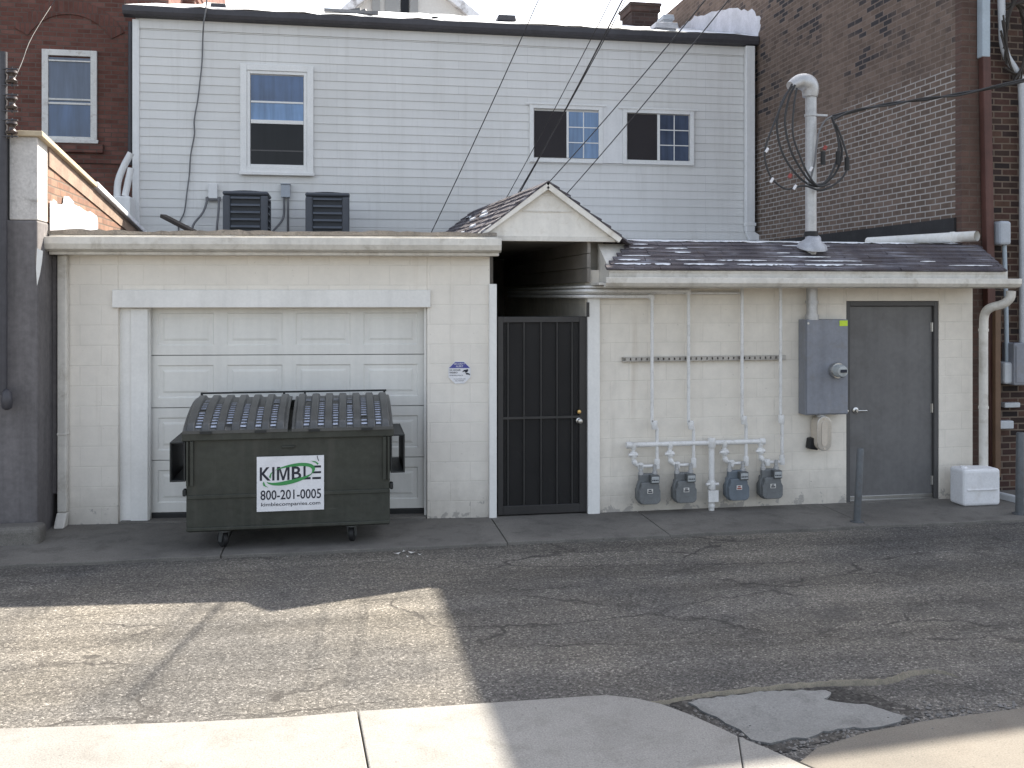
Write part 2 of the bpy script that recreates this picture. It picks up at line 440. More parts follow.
M['brick_tan'] = brickwork('parapet_brick', [(.30, .17, .12), (.36, .22, .16), (.26, .15, .11)], (.20, .16, .13), 'yz', grime=.3)
M['asphalt'] = asphalt_mat()
M['apron'] = concrete_mat('dark_stained_concrete', (.12, .113, .103), (.205, .192, .172), (.06, .055, .05), .6)
M['walk'] = concrete_mat('pale_sidewalk_concrete', (.205, .199, .188), (.265, .257, .242), (.13, .122, .108), .5)
M['walk_dusty'] = concrete_mat('dusty_concrete', (.135, .123, .107), (.20, .18, .152), (.14, .12, .10), .6)
M['patch'] = concrete_mat('broken_concrete', (.165, .165, .16), (.24, .24, .233), (.08, .078, .075), .7)
M['kerb_lip'] = concrete_mat('mossy_kerb_concrete', (.14, .128, .10), (.21, .19, .15), (.09, .085, .068), .7)
M['crumble'] = asphalt_mat('crumbled_asphalt', .55, 48)
M['stone'] = paint('loose_stone', (.22, .21, .20), .9, var=.5, scale=4, fine=.2)
M['shingle'] = shingle_mat()
M['snow'] = snow_mat()
M['snow_roof'] = snow_roof_mat()
M['tar'] = paint('black_tar', (.03, .029, .03), .7, var=.4, scale=3, fine=.15)
M['coping'] = paint('gravel_stop', (.30, .27, .235), .75, var=.35, scale=5, dirt=(.08, .07, .065), fine=.15, bump=.2)
M['coping_tan'] = paint('tan_coping', (.52, .43, .30), .6, var=.2, scale=2)
M['white_patch'] = paint('white_sealant', (.66, .66, .70), .7, var=.25, scale=2.4, fine=.08, bump=.2)
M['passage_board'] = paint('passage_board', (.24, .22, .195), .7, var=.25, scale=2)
M['gate'] = paint('black_gate_metal', (.03, .028, .028), .45, var=.3, scale=4, fine=.1, spec=.5)
M['gate_bar'] = paint('worn_gate_bar', (.042, .04, .038), .5, var=.3, scale=4, fine=.1)
M['screen'] = screen_mat('gate_screen', (.02, .019, .019), .22)
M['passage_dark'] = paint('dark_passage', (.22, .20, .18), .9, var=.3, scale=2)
M['grey_door'] = paint('grey_door_paint', (.155, .152, .151), .45, var=.18, scale=1.2, fine=.06, bump=.03, streak=.1, dirt=(.10, .094, .088))
M['grey_frame'] = paint('grey_frame_paint', (.088, .085, .084), .5, var=.12, scale=2, fine=.05)
M['steel'] = paint('brushed_steel', (.62, .61, .59), .32, 1.0, var=.12, scale=6, fine=.06)
M['galv'] = paint('galvanised_steel', (.50, .50, .50), .45, .5, var=.2, scale=9, fine=.1)
M['lead'] = paint('lead_flashing', (.48, .49, .52), .55, .4, var=.25, scale=8, fine=.1)
M['brass'] = paint('brass', (.75, .52, .22), .28, 1.0, var=.1, scale=9)
M['cabinet'] = paint('grey_cabinet_paint', (.24, .252, .285), .42, var=.16, scale=2, fine=.06, bump=.03, streak=.12, dirt=(.19, .18, .17))
M['cabinet_tan'] = paint('cast_aluminium', (.60, .53, .44), .45, .0, var=.15, scale=5)
M['yellow'] = paint('yellow_sticker', (.55, .72, .05), .5, var=.08)
M['black'] = paint('black_rubber', (.017, .017, .018), .55, var=.3, scale=5)
M['wire'] = paint('wire_sheath', (.04, .04, .042), .5, var=.2, scale=5)
M['wire_grey'] = paint('grey_wire', (.16, .16, .165), .5, var=.2, scale=5)
M['pipe'] = paint('white_painted_pipe', (.74, .73, .71), .45, var=.13, scale=5, dirt=(.42, .40, .36), fine=.06)
M['pvc'] = paint('white_pvc', (.74, .73, .69), .35, var=.1, scale=2, dirt=(.5, .47, .4))
M['strut'] = paint('galvanised_strut', (.42, .40, .37), .5, .5, var=.25, scale=6)
M['meter'] = paint('meter_grey', (.17, .178, .18), .5, var=.2, scale=9, dirt=(.10, .10, .095), fine=.08)
M['meter_dark'] = paint('meter_cap', (.10, .105, .105), .5, var=.2, scale=9)
M['dial'] = paint('meter_dial', (.42, .44, .44), .2, var=.2, scale=20, spec=.6)
M['paper'] = paint('paper_tag', (.66, .64, .60), .6, var=.06, scale=9)
M['ink'] = paint('dark_ink', (.02, .022, .035), .6, var=.05)
M['ink_red'] = paint('red_ink', (.28, .06, .05), .6, var=.05)
M['ink_blue'] = paint('blue_ink', (.075, .08, .30), .5, var=.06)
M['green'] = paint('green_ink', (.05, .27, .08), .5, var=.08)
M['sign_white'] = paint('white_sign', (.76, .76, .78), .45, var=.12, scale=5, fine=.04, streak=.05)
def dumpster_mat():
    t = NT('worn_dumpster_green'); co = t.coords()
    n1 = t.noise(co, 1.6, 6, .65); n2 = t.noise(co, 16, 5, .65); sc = t.noise(t.coords(None, (1.2, 1.2, 26)), 1.0, 5, .7, .6); st = t.noise(t.coords(None, (9, 9, .7)), 1.0, 5, .6); ru = t.noise(co, 5.5, 7, .7)
    c = t.ramp(n1, [(.3, (.030, .033, .026)), (.7, (.048, .051, .040))])
    c = t.mix(1.0, c, t.ramp(n2, [(.3, .75), (.65, 1.05)]), 'MULTIPLY')
    c = t.mix(t.ramp(st, [(.5, 0.0), (.75, .45)]), c, (.075, .07, .06))
    c = t.mix(t.ramp(sc, [(.66, 0.0), (.72, .4)]), c, (.105, .105, .095))
    z = t.sep('z'); low = t.ramp(z, [(.15, .09), (.6, 0.0)])
    c = t.mix(t.ramp(t.math('ADD', ru, low), [(.69, 0.0), (.73, .7)]), c, (.085, .05, .033))
    t.color(c); t.set(.5, 0, .4)
    b = t.bump(t.noise(co, 2.3, 3, .5), .5, .045); t.bump(n2, .12, .006, b); return t.m
M['dumpster'] = dumpster_mat()
M['dumpster_dark'] = paint('dumpster_dark_paint', (.018, .02, .02), .5, var=.25, scale=4)  # darker even colour for fork pockets, bumpers, grips and hinge rod
M['lid'] = paint('lid_plastic', (.075, .077, .076), .36, var=.25, scale=5, fine=.1, bump=.05, spec=.5)
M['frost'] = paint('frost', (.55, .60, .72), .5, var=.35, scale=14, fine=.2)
M['foam'] = paint('white_plastic_block', (.78, .78, .79), .6, var=.1, scale=4, fine=.05, bump=.15, dirt=(.55, .53, .5))
M['ac'] = paint('ac_cabinet', (.075, .083, .098), .5, var=.15, scale=4)
M['ac_dark'] = paint('ac_coil', (.038, .043, .05), .6, var=.2, scale=9)
M['ac_slat'] = paint('ac_slat', (.10, .113, .135), .5, var=.1, scale=6)
M['grey_box'] = paint('grey_pvc_box', (.40, .43, .47), .5, var=.1, scale=4)
M['conduit'] = paint('pale_conduit', (.50, .52, .54), .45, var=.15, scale=3)
M['conduit_blue'] = paint('pale_blue_conduit', (.36, .42, .47), .45, var=.15, scale=3)
M['rust'] = paint('red_brown_pipe', (.11, .048, .038), .6, var=.3, scale=2.5, streak=.25)
M['brown_pipe'] = paint('brown_pipe', (.15, .09, .055), .6, var=.25, scale=2.5)
M['bollard'] = paint('weathered_steel_post', (.12, .128, .135), .55, .2, var=.3, scale=6, dirt=(.08, .06, .05))
M['glass_blue'] = glass_mat('painted_sky_glass', (.055, .10, .20))  # reflected sky painted in as a blue base colour
M['glass_pale'] = glass_mat('pale_blind_glass', (.15, .27, .47), .12)
M['glass_dark'] = glass_mat('dark_glass', (.012, .012, .014), .05, .2)
M['glass_slate'] = glass_mat('slate_glass', (.075, .10, .155), .06)
M['curtain'] = glass_mat('curtained_glass', (.30, .36, .46), .15)
M['insect'] = paint('insect_screen', (.028, .024, .026), .75, var=.15, scale=2)
M['window_frame'] = paint('white_window_frame', (.78, .78, .76), .4, var=.06, scale=4)
M['old_frame'] = paint('old_window_frame', (.72, .71, .68), .55, var=.12, scale=5, dirt=(.35, .3, .26))
M['wood_dark'] = paint('dark_weathered_wood', (.05, .042, .036), .8, var=.4, scale=6)
M['house_wall'] = paint('pale_house_wall', (.62, .62, .60), .6, var=.06, scale=1)
M['shutter'] = paint('grey_shutter', (.30, .31, .31), .6, var=.1)
M['ceramic'] = paint('brown_ceramic', (.05, .035, .03), .25, var=.3, scale=12, spec=.6)

# ------------------------------------------------------------------ ground
g = MB().quad((-150, -150, 0), (150, -150, 0), (150, 150, 0), (-150, 150, 0)).build('alley_asphalt', M['asphalt'])
struct(g, 'worn cracked asphalt alley running past the garage', 'ground')

def ragged(a, b, n, amp):
    a = Vector(a); b = Vector(b); out = []
    d = (b - a); nrm = Vector((-d.y, d.x)).normalized()
    for i in range(n):
        out.append(a + d * (i / n) + nrm * random.uniform(-amp, amp) * (0 if i == 0 else 1))
    return out

# concrete apron along the buildings, poured in bays with open joints
apx = [-9.0, -4.2, -1.05, 1.49, 3.05, 5.1, 7.3, 14.0]
m = MB()
for i in range(len(apx) - 1):
    x0 = apx[i] + .004; x1 = apx[i + 1] - .004
    skew = .16 if i < 3 else .05
    poly = [Vector((x1, .9)), Vector((x0, .9))] + [Vector((x0, -.55))] + ragged((x0 + .0, -1.0), (x1, -1.02), 14, .018) + [Vector((x1, -1.02))]
    m.prism([(p.x, p.y) for p in poly], -.1, .03 + random.uniform(-.003, .003), 'z')
ap = m.build('pavement_apron', M['apron'], bevel=.006)
struct(ap, 'dark stained concrete strip between the alley and the walls', 'pavement')

# pale sidewalk in the foreground, rounded off at its right end
def walk_poly(pts): return [(p[0], p[1]) for p in pts]
E1 = [(-9, -4.33), (-5, -4.36), (-2.6, -4.32), (-1.77, -4.29), (-.74, -4.385), (-.23, -4.41), (.075, -4.40)]
j0, j1 = (.075, -4.40), (.12, -5.1)
left = E1 + [(.12, -5.1), (.19, -8.0), (-9, -8.0)]
E2 = [(.083, -4.40), (.5, -4.415), (.84, -4.42), (1.2, -4.425), (1.47, -4.43), (1.62, -4.50), (1.74, -4.60), (1.84, -4.74), (1.93, -4.90), (2.0, -5.04)]
right = E2 + [(1.88, -5.38), (.9, -8.0), (.196, -8.0), (.127, -5.1)]
tail = [(2.003, -5.044), (2.1, -5.2), (2.18, -5.36), (2.5, -5.9), (2.6, -8), (.904, -8), (1.884, -5.381)]
m = MB()
for p in (left, right, tail): m.prism(walk_poly(p)[::-1], -.1, .035, 'z')
sw = m.build('sidewalk', M['walk'], bevel=.008)
struct(sw, 'pale concrete sidewalk slabs in the foreground with open joints', 'pavement')
m = MB()
rp = [(2.2, -5.32), (2.35, -5.2), (2.7, -5.08), (3.1, -5.01), (3.7, -4.96), (4.4, -4.9), (5.2, -4.86), (6.5, -4.8), (9, -4.7), (9, -8), (2.63, -8), (2.53, -5.9)]
m.prism(rp[::-1], -.1, .018, 'z')
struct(m.build('sidewalk_edge', M['walk_dusty'], bevel=.006), 'dusty concrete edge beyond the broken patch', 'pavement')
# crumbled hollow with a slab of broken concrete
def zpoly(px, z): return [tuple(onZ(x, y, z).xy) for x, y in px]
m = MB()
cr = zpoly([(668, 703), (700, 697), (730, 692), (790, 688), (826, 686), (850, 690), (872, 696), (892, 701), (915, 708), (922, 716), (905, 723), (870, 731), (842, 738), (810, 745), (780, 751), (762, 750), (745, 745), (725, 733), (700, 721), (680, 712)], .004)
rag = []
for i in range(len(cr)):
    a = Vector(cr[i]); b_ = Vector(cr[(i + 1) % len(cr)]); k_ = max(2, int((b_ - a).length / .03))
    for q_ in range(k_): rag.append(a + (b_ - a) * (q_ / k_) + Vector((random.uniform(-.025, .025), random.uniform(-.025, .025))))
cr = [tuple(p) for p in rag]
m.add([(x, y, .004) for x, y in cr], [tuple(range(len(cr)))])
struct(m.build('broken_ground', M['crumble']), 'dark crumbled asphalt around the broken concrete patch', 'ground')
m = MB()
pp = zpoly([(688, 701), (700, 698), (730, 694), (765, 690), (800, 689), (826, 689), (832, 693), (824, 697), (838, 701), (868, 703), (885, 709), (906, 715), (895, 722), (868, 726), (838, 727), (822, 731), (806, 736), (790, 736), (770, 741), (752, 738), (738, 728), (722, 719), (704, 711)], .02)
rag = []
for i in range(len(pp)):
    a = Vector(pp[i]); b_ = Vector(pp[(i + 1) % len(pp)]); k_ = max(2, int((b_ - a).length / .035))
    for q_ in range(k_): rag.append(a + (b_ - a) * (q_ / k_) + Vector((random.uniform(-.012, .012), random.uniform(-.012, .012))))
m.prism([(p.x, p.y) for p in rag], -.05, .014, 'z')
struct(m.build('concrete_patch', M['patch']), 'broken grey concrete patch let into the asphalt', 'pavement')
lip = [onZ(x, y, .015) for x, y in [(640, 702), (672, 699), (700, 694.5), (750, 689), (800, 684.5), (850, 681.5), (880, 680.5), (896, 677), (908, 672.5), (925, 670), (942, 670.5), (956, 674)]]
lp = smooth_path(lip, 8); n = len(lp); m = MB(); b0 = 0
for i, p in enumerate(lp):
    e = math.sin(math.pi * min(1, (i + .8) / n)) ** .7; w = (.006 + .011 * e) * random.uniform(.7, 1.25); h = (.008 + .016 * e) * random.uniform(.75, 1.2)
    y = p.y + random.uniform(-.006, .006)
    m.v += [Vector((p.x, y - w - .012, .0)), Vector((p.x, y - w * .6, h)), Vector((p.x, y + w * .7, h * .9)), Vector((p.x, y + w + .02, -.002))]
for i in range(n - 1):
    for k in range(3): m.f.append((i*4 + k, i*4 + 4 + k, i*4 + 5 + k, i*4 + 1 + k))
struct(m.build('kerb_lip', M['kerb_lip'], smooth=60), 'low mossy concrete lip left along the alley edge', 'kerb')
# loose stones
m = MB()
def stone(x, y, s, z=.0):
    base = len(m.v); a = random.random() * 6; q = random.uniform(.6, 1.0)
    vs = []
    for k in range(5):
        t = a + k * 2 * math.pi / 5; vs.append((x + math.cos(t) * s * random.uniform(.7, 1.1), y + math.sin(t) * s * q, z + random.uniform(0, .3) * s))
    vs.append((x, y, z + s * random.uniform(.6, 1.0)))
    m.add(vs, [(k, (k + 1) % 5, 5) for k in range(5)])
for i in range(900):
    px = random.uniform(690, 1015); py = 745 - (px - 690) * .1 + random.gauss(0, 9) - (0 if px > 760 else (760 - px) * .35)
    p = onZ(px, py); stone(p.x, p.y, random.uniform(.003, .012) if i % 12 else random.uniform(.012, .022), .003)
for i in range(260):
    stone(random.uniform(-3.5, 7), random.uniform(-4.25, -1.05), random.uniform(.003, .009))
for i in range(160):
    stone(random.uniform(-3.5, 7), -1.04 + random.gauss(0, .05), random.uniform(.003, .011))
for i in range(420):
    x = random.uniform(-3.2, 6.95); yw = (-.012 if x > 1.5 else (1.48 - x) * math.tan(GA) - .012)
    if 1.5 < x < 2.6 or 5.4 < x < 6.6: continue
    stone(x, yw - abs(random.gauss(0, .035)), random.uniform(.003, .010), .03)
for i in range(120): stone(random.uniform(-3, 7), random.uniform(-.95, -.05), random.uniform(.002, .006), .03)
o = m.build('gravel', M['stone']); o['kind'] = 'stuff'; tag(o, 'loose stones and grit scattered over the alley', 'gravel')
# litter
for px, py in ((397, 553), (404, 551), (412, 552), (420, 554), (408, 556)):
    p = onZ(px, py, .012); a = random.random() * 6; q = random.uniform(.012, .026)
    o = MB().add([(p.x + math.cos(a + k * 1.57) * q * (1.6 if k % 2 else 1), p.y + math.sin(a + k * 1.57) * q, .006 + .012 * (k % 2)) for k in range(4)], [(0, 1, 2, 3)]).build('paper_scrap', M['paper'])
    tag(o, 'torn white scrap lying at the asphalt edge before the dumpster', 'litter', 'white scraps at the asphalt edge')

# ------------------------------------------------------------------ garage
gar = thing('garage', 'white painted block garage with panelled overhead door and flat roof', 'building', tuple(GO), -GA)
uL, uR, zb, zt = rectG(118, 308, 427, 518, 0.0)      # opening
W0 = -4.27; ZT = 2.80; TK = .2
m = MB()
m.box(W0, uL, 0, TK, 0, ZT); m.box(uR, 0, 0, TK, 0, ZT); m.box(uL, uR, 0, TK, zt, ZT)
m.box(W0, W0 + TK, TK, 5.75, 0, ZT); m.box(-TK, 0, TK, 5.2, 0, ZT)
wall = m.build('wall', M['block'], gar, local=True, bevel=.006)
# inside reveals of the opening
# roof slab + gravel stop
m = MB(); m.box(W0 - .02, .0, -.12, 5.6, ZT + .002, 2.885)
m.build('roof', M['tar'], gar, local=True)
m = MB(); n_ = 60
for i in range(n_ + 1):
    x = W0 - .14 + (.06 - W0 + .14) * i / n_; z_ = 2.928 + random.uniform(-.007, .008) + .006 * math.sin(i * .31); y_ = -.20 + random.uniform(-.007, .007)
    m.v += [Vector((x, y_, 2.888)), Vector((x, y_, z_)), Vector((x, .02, z_)), Vector((x, .02, 2.888))]
for i in range(n_):
    for k in range(4): m.f.append((i*4 + k, i*4 + 4 + k, i*4 + 4 + (k + 1) % 4, i*4 + (k + 1) % 4))
m.f += [(0, 1, 2, 3), (n_*4 + 3, n_*4 + 2, n_*4 + 1, n_*4)]
m.build('coping', M['coping'], gar, local=True)
u0, _, gb, gt = rectG(48, 238, 498, 252, -.22); u1 = .10
m = MB()
prof = [(-.20, gb), (-.295, gb + .02), (-.32, gb + .07), (-.32, gt), (-.305, gt), (-.30, gb + .075), (-.20, gb + .02)]
m.prism(prof, u0 - .02, u1, 'x')
gt_o = m.build('gutter', M['gutter'], gar, local=True, bevel=.004)
m = MB(); m.box(u0, u1 - .02, -.197, -.003, gb - .03, gb + .0)
m.box(u0, u1 - .03, -.197, -.17, gb + .002, 2.884)
m.build('fascia', M['gutter'], gar, local=True, bevel=.004)
# lintel board, door posts
a0, a1, l0, l1 = rectG(112, 290, 430.5, 307.5, -.03)
MB().box(a0, a1, -.035, -.002, l0, l1).build('lintel_board', M['white_trim'], gar, local=True, bevel=.006)
DV = .13
p0, p1, _, _ = rectG(118, 308, 149.5, 518, .06)
MB().box(p0 + .004, p1, .06, DV, .0, zt).build('door_post', M['white_trim'], gar, local=True, bevel=.005)
MB().box(p0 + .13, p1 - .01, .035, .058, .0, zt - .003).build('post_facing', M['white_trim'], gar, local=True, bevel=.005)
MB().box(uR - .03, uR - .003, .06, DV, 0, zt).build('door_post', M['white_trim'], gar, local=True, bevel=.005)
# overhead door: four sections of raised panels
d0 = onG(151, 400, DV + .02).x; d1 = uR - .03
dz0 = .10; dz1 = zt + .05
gd = None
m = MB()
rows = 4; rh = (dz1 - dz0) / rows
for r_ in range(rows):
    z0 = dz0 + r_ * rh + .004; z1 = dz0 + (r_ + 1) * rh - .004
    m.box(d0, d1, DV + .03, DV + .06, z0, z1)
    ncol = 4; cw = (d1 - d0) / ncol
    for c_ in range(ncol):
        x0 = d0 + c_ * cw; x1 = x0 + cw
        yS = DV + .02
        def rr(ix, iz, y): return [(x0 + ix, y, z0 + iz), (x1 - ix, y, z0 + iz), (x1 - ix, y, z1 - iz), (x0 + ix, y, z1 - iz)]
        rings = [rr(0, 0, yS), rr(.065, .095, yS), rr(.085, .115, yS + .016), rr(.095, .125, yS + .016), rr(.135, .165, yS + .002)]
        b = len(m.v)
        for q in rings: m.v += [Vector(v) for v in q]
        for k in range(len(rings) - 1):
            for i in range(4):
                j = (i + 1) % 4
                m.f.append((b + k*4 + i, b + k*4 + j, b + (k+1)*4 + j, b + (k+1)*4 + i))
        k = len(rings) - 1; m.f.append((b+k*4, b+k*4+1, b+k*4+2, b+k*4+3))
gd = m.build('garage_door', M['door_white'], gar, local=True, recalc=True)
MB().box(d0, d1, DV + .005, DV + .055, .032, .098).build('door_seal', M['black'], gd, local=True, bevel=.01)
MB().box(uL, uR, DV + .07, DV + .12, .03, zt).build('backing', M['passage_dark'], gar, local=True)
MB().box(uL + .01, uR - .01, -.02, DV + .05, .0, .05).build('threshold', M['apron'], gar, local=True, bevel=.01)
# downspout at the left end
q = lambda px, py, v: onG(px, py, v)
dx = onG(63, 400, -.05).x
m = MB(); m.box(dx - .045, dx + .045, -.085, -.01, .17, gb - .031)
m.prism([(-.085, .168), (-.01, .168), (-.06, .03), (-.17, .03)], dx - .05, dx + .05, 'x')
m.box(dx - .05, dx + .05, -.089, -.006, .92, .95)
m.build('downspout', M['gutter'], gar, local=True, bevel=.012)
MB().box(onG(54.5, 400, -.04).x - .02, onG(54.5, 400, -.04).x + .02, -.04, -.004, .35, gb - .04).build('trim_strip', M['grey_stucco'], gar, local=True)
# corner post between garage and gate
c0, c1, z0, z1 = rectY(489, 284, 496.5, 520, -.03)
pt = thing('gate_post', 'slim white trim post left of the black gate', 'post', (c0, 0, 0))
MB().box(c0, c1, -.05, .06, .03, z1).build('post_board', M['white_trim'], pt, bevel=.005)

# ------------------------------------------------------------------ annex (right block building with pent roof)
XB = 7.03                                              # plane of the brick party wall
ann = thing('block_annex', 'low white painted block annex with shingled pent roof and grey door', 'building', (2.55, 0, 0))
AL = 2.53; AR = 6.955
dxL, dxR, dzb, dzt = rectY(846.5, 301, 939, 499, 0)
m = MB(); AT = 2.56
m.box(AL, dxL, 0, .2, 0, AT); m.box(dxR, AR, 0, .2, 0, AT); m.box(dxL, dxR, 0, .2, dzt, AT)
m.build('wall', M['block2'], ann, bevel=.006)
MB().box(AL, AL + .2, .201, 5.6, 0, 2.9).build('side_wall', M['block_side'], ann)
# door
m = MB(); fw = .05
m.box(dxL + .002, dxL + fw, .01, .16, .03, dzt - .002); m.box(dxR - fw, dxR - .002, .01, .16, .03, dzt - .002); m.box(dxL + fw + .001, dxR - fw - .001, .01, .16, dzt - .055, dzt - .002)
m.build('door_frame', M['grey_frame'], ann, bevel=.004)
dr = MB().box(dxL + fw + .004, dxR - fw - .004, .05, .095, .085, dzt - .06).build('door', M['grey_door'], ann, bevel=.003)
MB().box(dxL + fw + .004, dxR - fw - .004, .028, .10, .032, .05).box(dxL + fw + .01, dxR - fw - .01, .03, .047, .052, .09).build('kick_strip', M['steel'], dr, bevel=.003)
lv = onY(857, 410.5, .03)
m = MB(); m.lathe([(.001, 0), (.034, 0), (.034, .012), (.015, .018), (.015, .05), (.001, .05)], (lv.x - .01, .05, lv.z), (0, -1, 0), 16)
m.tube([(lv.x - .01, .005, lv.z), (lv.x + .05, .002, lv.z), (lv.x + .105, .008, lv.z - .002)], .010, 10, 4)
m.build('handle', M['steel'], dr, smooth=40)
for py in (327, 408, 480):
    h_ = onY(937, py, .04)
    MB().tube([(dxR - fw - .002, .043, h_.z - .05), (dxR - fw - .002, .043, h_.z + .05)], .009, 8).box(dxR - fw - .022, dxR - fw + .012, .046, .052, h_.z - .05, h_.z + .05).build('hinge', M['steel'], dr, smooth=40)
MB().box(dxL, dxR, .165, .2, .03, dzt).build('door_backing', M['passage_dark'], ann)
MB().box(dxL + .01, dxR - .01, -.04, .16, 0, .034).build('threshold', M['apron'], ann, bevel=.006)
# eave board, gutter
gx0 = onY(604, 283, -.42).x; gx1 = onY(1020, 283, -.47).x
EZ = 2.515
m = MB(); m.prism([(-.40, 2.37), (-.475, 2.385), (-.505, 2.42), (-.505, 2.475), (-.49, 2.475), (-.485, 2.425), (-.40, 2.39)], gx0, gx1, 'x')
gut = m.build('gutter', M['gutter'], ann, bevel=.004)
m = MB(); m.box(gx0 + .06, XB + .06, -.398, -.372, 2.40, 2.555); m.box(AL, AR + .06, -.371, -.003, 2.40, 2.425)
m.build('fascia', M['gutter'], ann, bevel=.004)
# pent roof of shingle courses: each course a thin wedge lapping the one below
def slope(k): return (-.43 + k * (.47 / 7), 2.555 + k * (.30 / 7))
m = MB()
sx0 = onY(606, 262, -.40).x; top_x0 = onY(634, 241, .0).x
for k in range(7):
    y0, z0 = slope(k); y1, z1 = slope(k + 1.15)
    f0 = k / 7
    xa = sx0 + (top_x0 - sx0) * f0
    x = xa
    while x < XB + .03:
        w = .30 * random.uniform(.85, 1.15); xe = min(x + w, XB + .03); j = random.uniform(-.008, .008); lift = random.uniform(.016, .024)
        m.prism([(y0 + j, z0 + .002), (y0 + j, z0 + lift), (y1, z1 + .004), (y1, z1 - .006)], x + .002, xe - .002, 'x')
        x = xe
    m.prism([(y0 + .012, z0 - .004), (y0 + .012, z0 + .006), (y1, z1), (y1, z1 - .01)], xa, XB + .03, 'x')
roof = m.build('roof', M['shingle'], ann)
MB().prism([(-.41, 2.545), (.05, 2.838), (.05, 2.43), (-.36, 2.43)], AL + .10, XB - .005, 'x').build('roof_core', M['gutter'], roof)
# low slope behind, under thin snow
m = MB()
nx, ny = 40, 24
def zr(y): return 2.87 + (y - .05) * (.36 / 5.8)
b = 0
for j in range(ny + 1):
    for i in range(nx + 1):
        y = .045 + (5.85 - .045) * (j / ny) ** 1.6; x = 2.75 + (XB - 2.75) * i / nx
        m.v.append(Vector((x, y, zr(y) + random.uniform(-.008, .012))))
for j in range(ny):
    for i in range(nx):
        a = j * (nx + 1) + i; m.f.append((a, a + 1, a + nx + 2, a + nx + 1))
m.build('snowy_roof', M['snow_roof'], ann, smooth=60)
# snow along the shingle courses
m = MB()
def sliver(x, w, k, t):
    y1, z1 = slope(k); n_ = max(3, int(w / .025)); b0 = len(m.v)
    for i in range(n_ + 1):
        e = math.sin(math.pi * (i + .25) / (n_ + .5)) ** .6; tt = t * e * random.uniform(.25, 1.3)
        xx = x + w * i / n_
        m.v += [Vector((xx, y1 - tt, z1 - tt * .64 + .019)), Vector((xx, y1 - .002, z1 + .021 + .006 * e))]
    for i in range(n_): m.f.append((b0 + 2*i, b0 + 2*i + 2, b0 + 2*i + 3, b0 + 2*i + 1))
for k in range(1, 8):
    xa = sx0 + (top_x0 - sx0) * k / 7 + .04; x = xa; pr = [0, 1.0, .75, .5, .45, .4, .5, .8][k]
    while x < XB - .15:
        w = random.uniform(.05, .7); fade = pr * (1 if x < 4.7 else max(.12, 1 - (x - 4.7) / 1.6))
        if random.random() < fade: sliver(x, min(w, XB - .1 - x), k, random.uniform(.004, .015) * (2.2 if k == 1 and x < 4.9 else 1))
        x += w + random.uniform(.005, .16)
o = m.build('snow', M['snow'], roof); o['kind'] = 'stuff'; plabel(o, 'thin streaks of snow caught on the shingles')
# right downspout off the gutter end
ds = [onY(1011, 291, -.45), onY(1010, 298, -.44), onY(1003, 304, -.40), onY(990, 308, -.30), onY(984.5, 315, -.22), onY(983.5, 330, -.2)]
end = Vector((ds[-1].x, -.2, .22))
m = MB().tube(smooth_path(ds, 4) + [end], .048, 12)
for zz in (1.9, 1.05): m.tube([(ds[-1].x, -.2, zz), (ds[-1].x, -.2, zz + .03)], .053, 12)
m.build('downspout', M['gutter'], ann, smooth=50)

# ------------------------------------------------------------------ covered passage with a gabled roof
cov = thing('covered_passage', 'white boarded gable roof over the dark passage between garage and annex', 'porch', (2.05, 0, 0))
GY = -.10
apx_ = onY(547, 183, GY); el = onY(474, 239.5, GY); er = onY(619, 243, GY)
ez = (el.z + er.z) / 2
m = MB(); m.prism([(el.x + .04, ez - .0), (er.x - .03, ez), (apx_.x, apx_.z - .05)], GY, GY + .05, 'y')
tri = m.build('gable_panel', M['white'], cov)
m = MB()
for zz in (ez + .30, ez + .47):                        # lapped boards
    hw = (apx_.z - .07 - zz) / (apx_.z - ez)
    xl = apx_.x + (el.x - apx_.x) * hw; xr = apx_.x + (er.x - apx_.x) * hw
    m.box(xl + .03, xr - .03, GY - .010, GY - .0005, zz, zz + .012)
m.box(el.x + .05, er.x - .05, GY - .012, GY - .0005, ez + .002, ez + .05)
m.build('board_lap', M['gutter'], tri)
m = MB()
m.bar((el.x, GY - .035, ez + .015), (apx_.x, GY - .035, apx_.z - .035), .055, .055, (0, -1, 0)); m.build('rake_board', M['white'], cov); m = MB()
m.bar((er.x, GY - .035, ez + .015), (apx_.x, GY - .035, apx_.z - .035), .055, .055, (0, -1, 0))
m.build('rake_board', M['white'], cov)
# roof planes in courses, ridge rises slightly to the rear
RB = 5.6; rz0, rz1 = apx_.z, 3.63
m = MB()
def rp_(side, t, s):
    """t: 0 ridge .. 1 eave, s: 0 front .. 1 back"""
    ex = el.x - .03 if side < 0 else er.x + .11
    ezz = (ez - .012) if side < 0 else ez - .035
    y = GY - .07 + (RB - GY) * s
    zr_ = rz0 + (rz1 - rz0) * s
    return Vector((apx_.x + (ex - apx_.x) * t, y, zr_ + (ezz - rz0) * t + .012))
for side in (-1, 1):
    nc = 8
    for k in range(nc):
        t0 = k / nc; t1 = (k + 1) / nc
        up0 = Vector((0, 0, .004)); up1 = Vector((0, 0, .022))
        nseg = 26
        for q_ in range(nseg):
            s0 = q_ / nseg + .0006; s1 = (q_ + 1) / nseg - .0006; j = random.uniform(-.006, .008); jt = random.uniform(0, .02)
            a, b_, c, d = rp_(side, t0, s0), rp_(side, t1 + jt, s0), rp_(side, t1 + jt, s1), rp_(side, t0, s1)
            lo = Vector((0, 0, -.008)); u1_ = up1 + Vector((0, 0, j))
            m.add([a + up0, b_ + u1_, c + u1_, d + up0, a + lo, b_ + lo, c + lo, d + lo], [(0,1,2,3),(4,7,6,5),(0,4,5,1),(1,5,6,2),(2,6,7,3),(3,7,4,0)])
cr_ = m.build('roof', M['shingle'], cov)
m = MB()
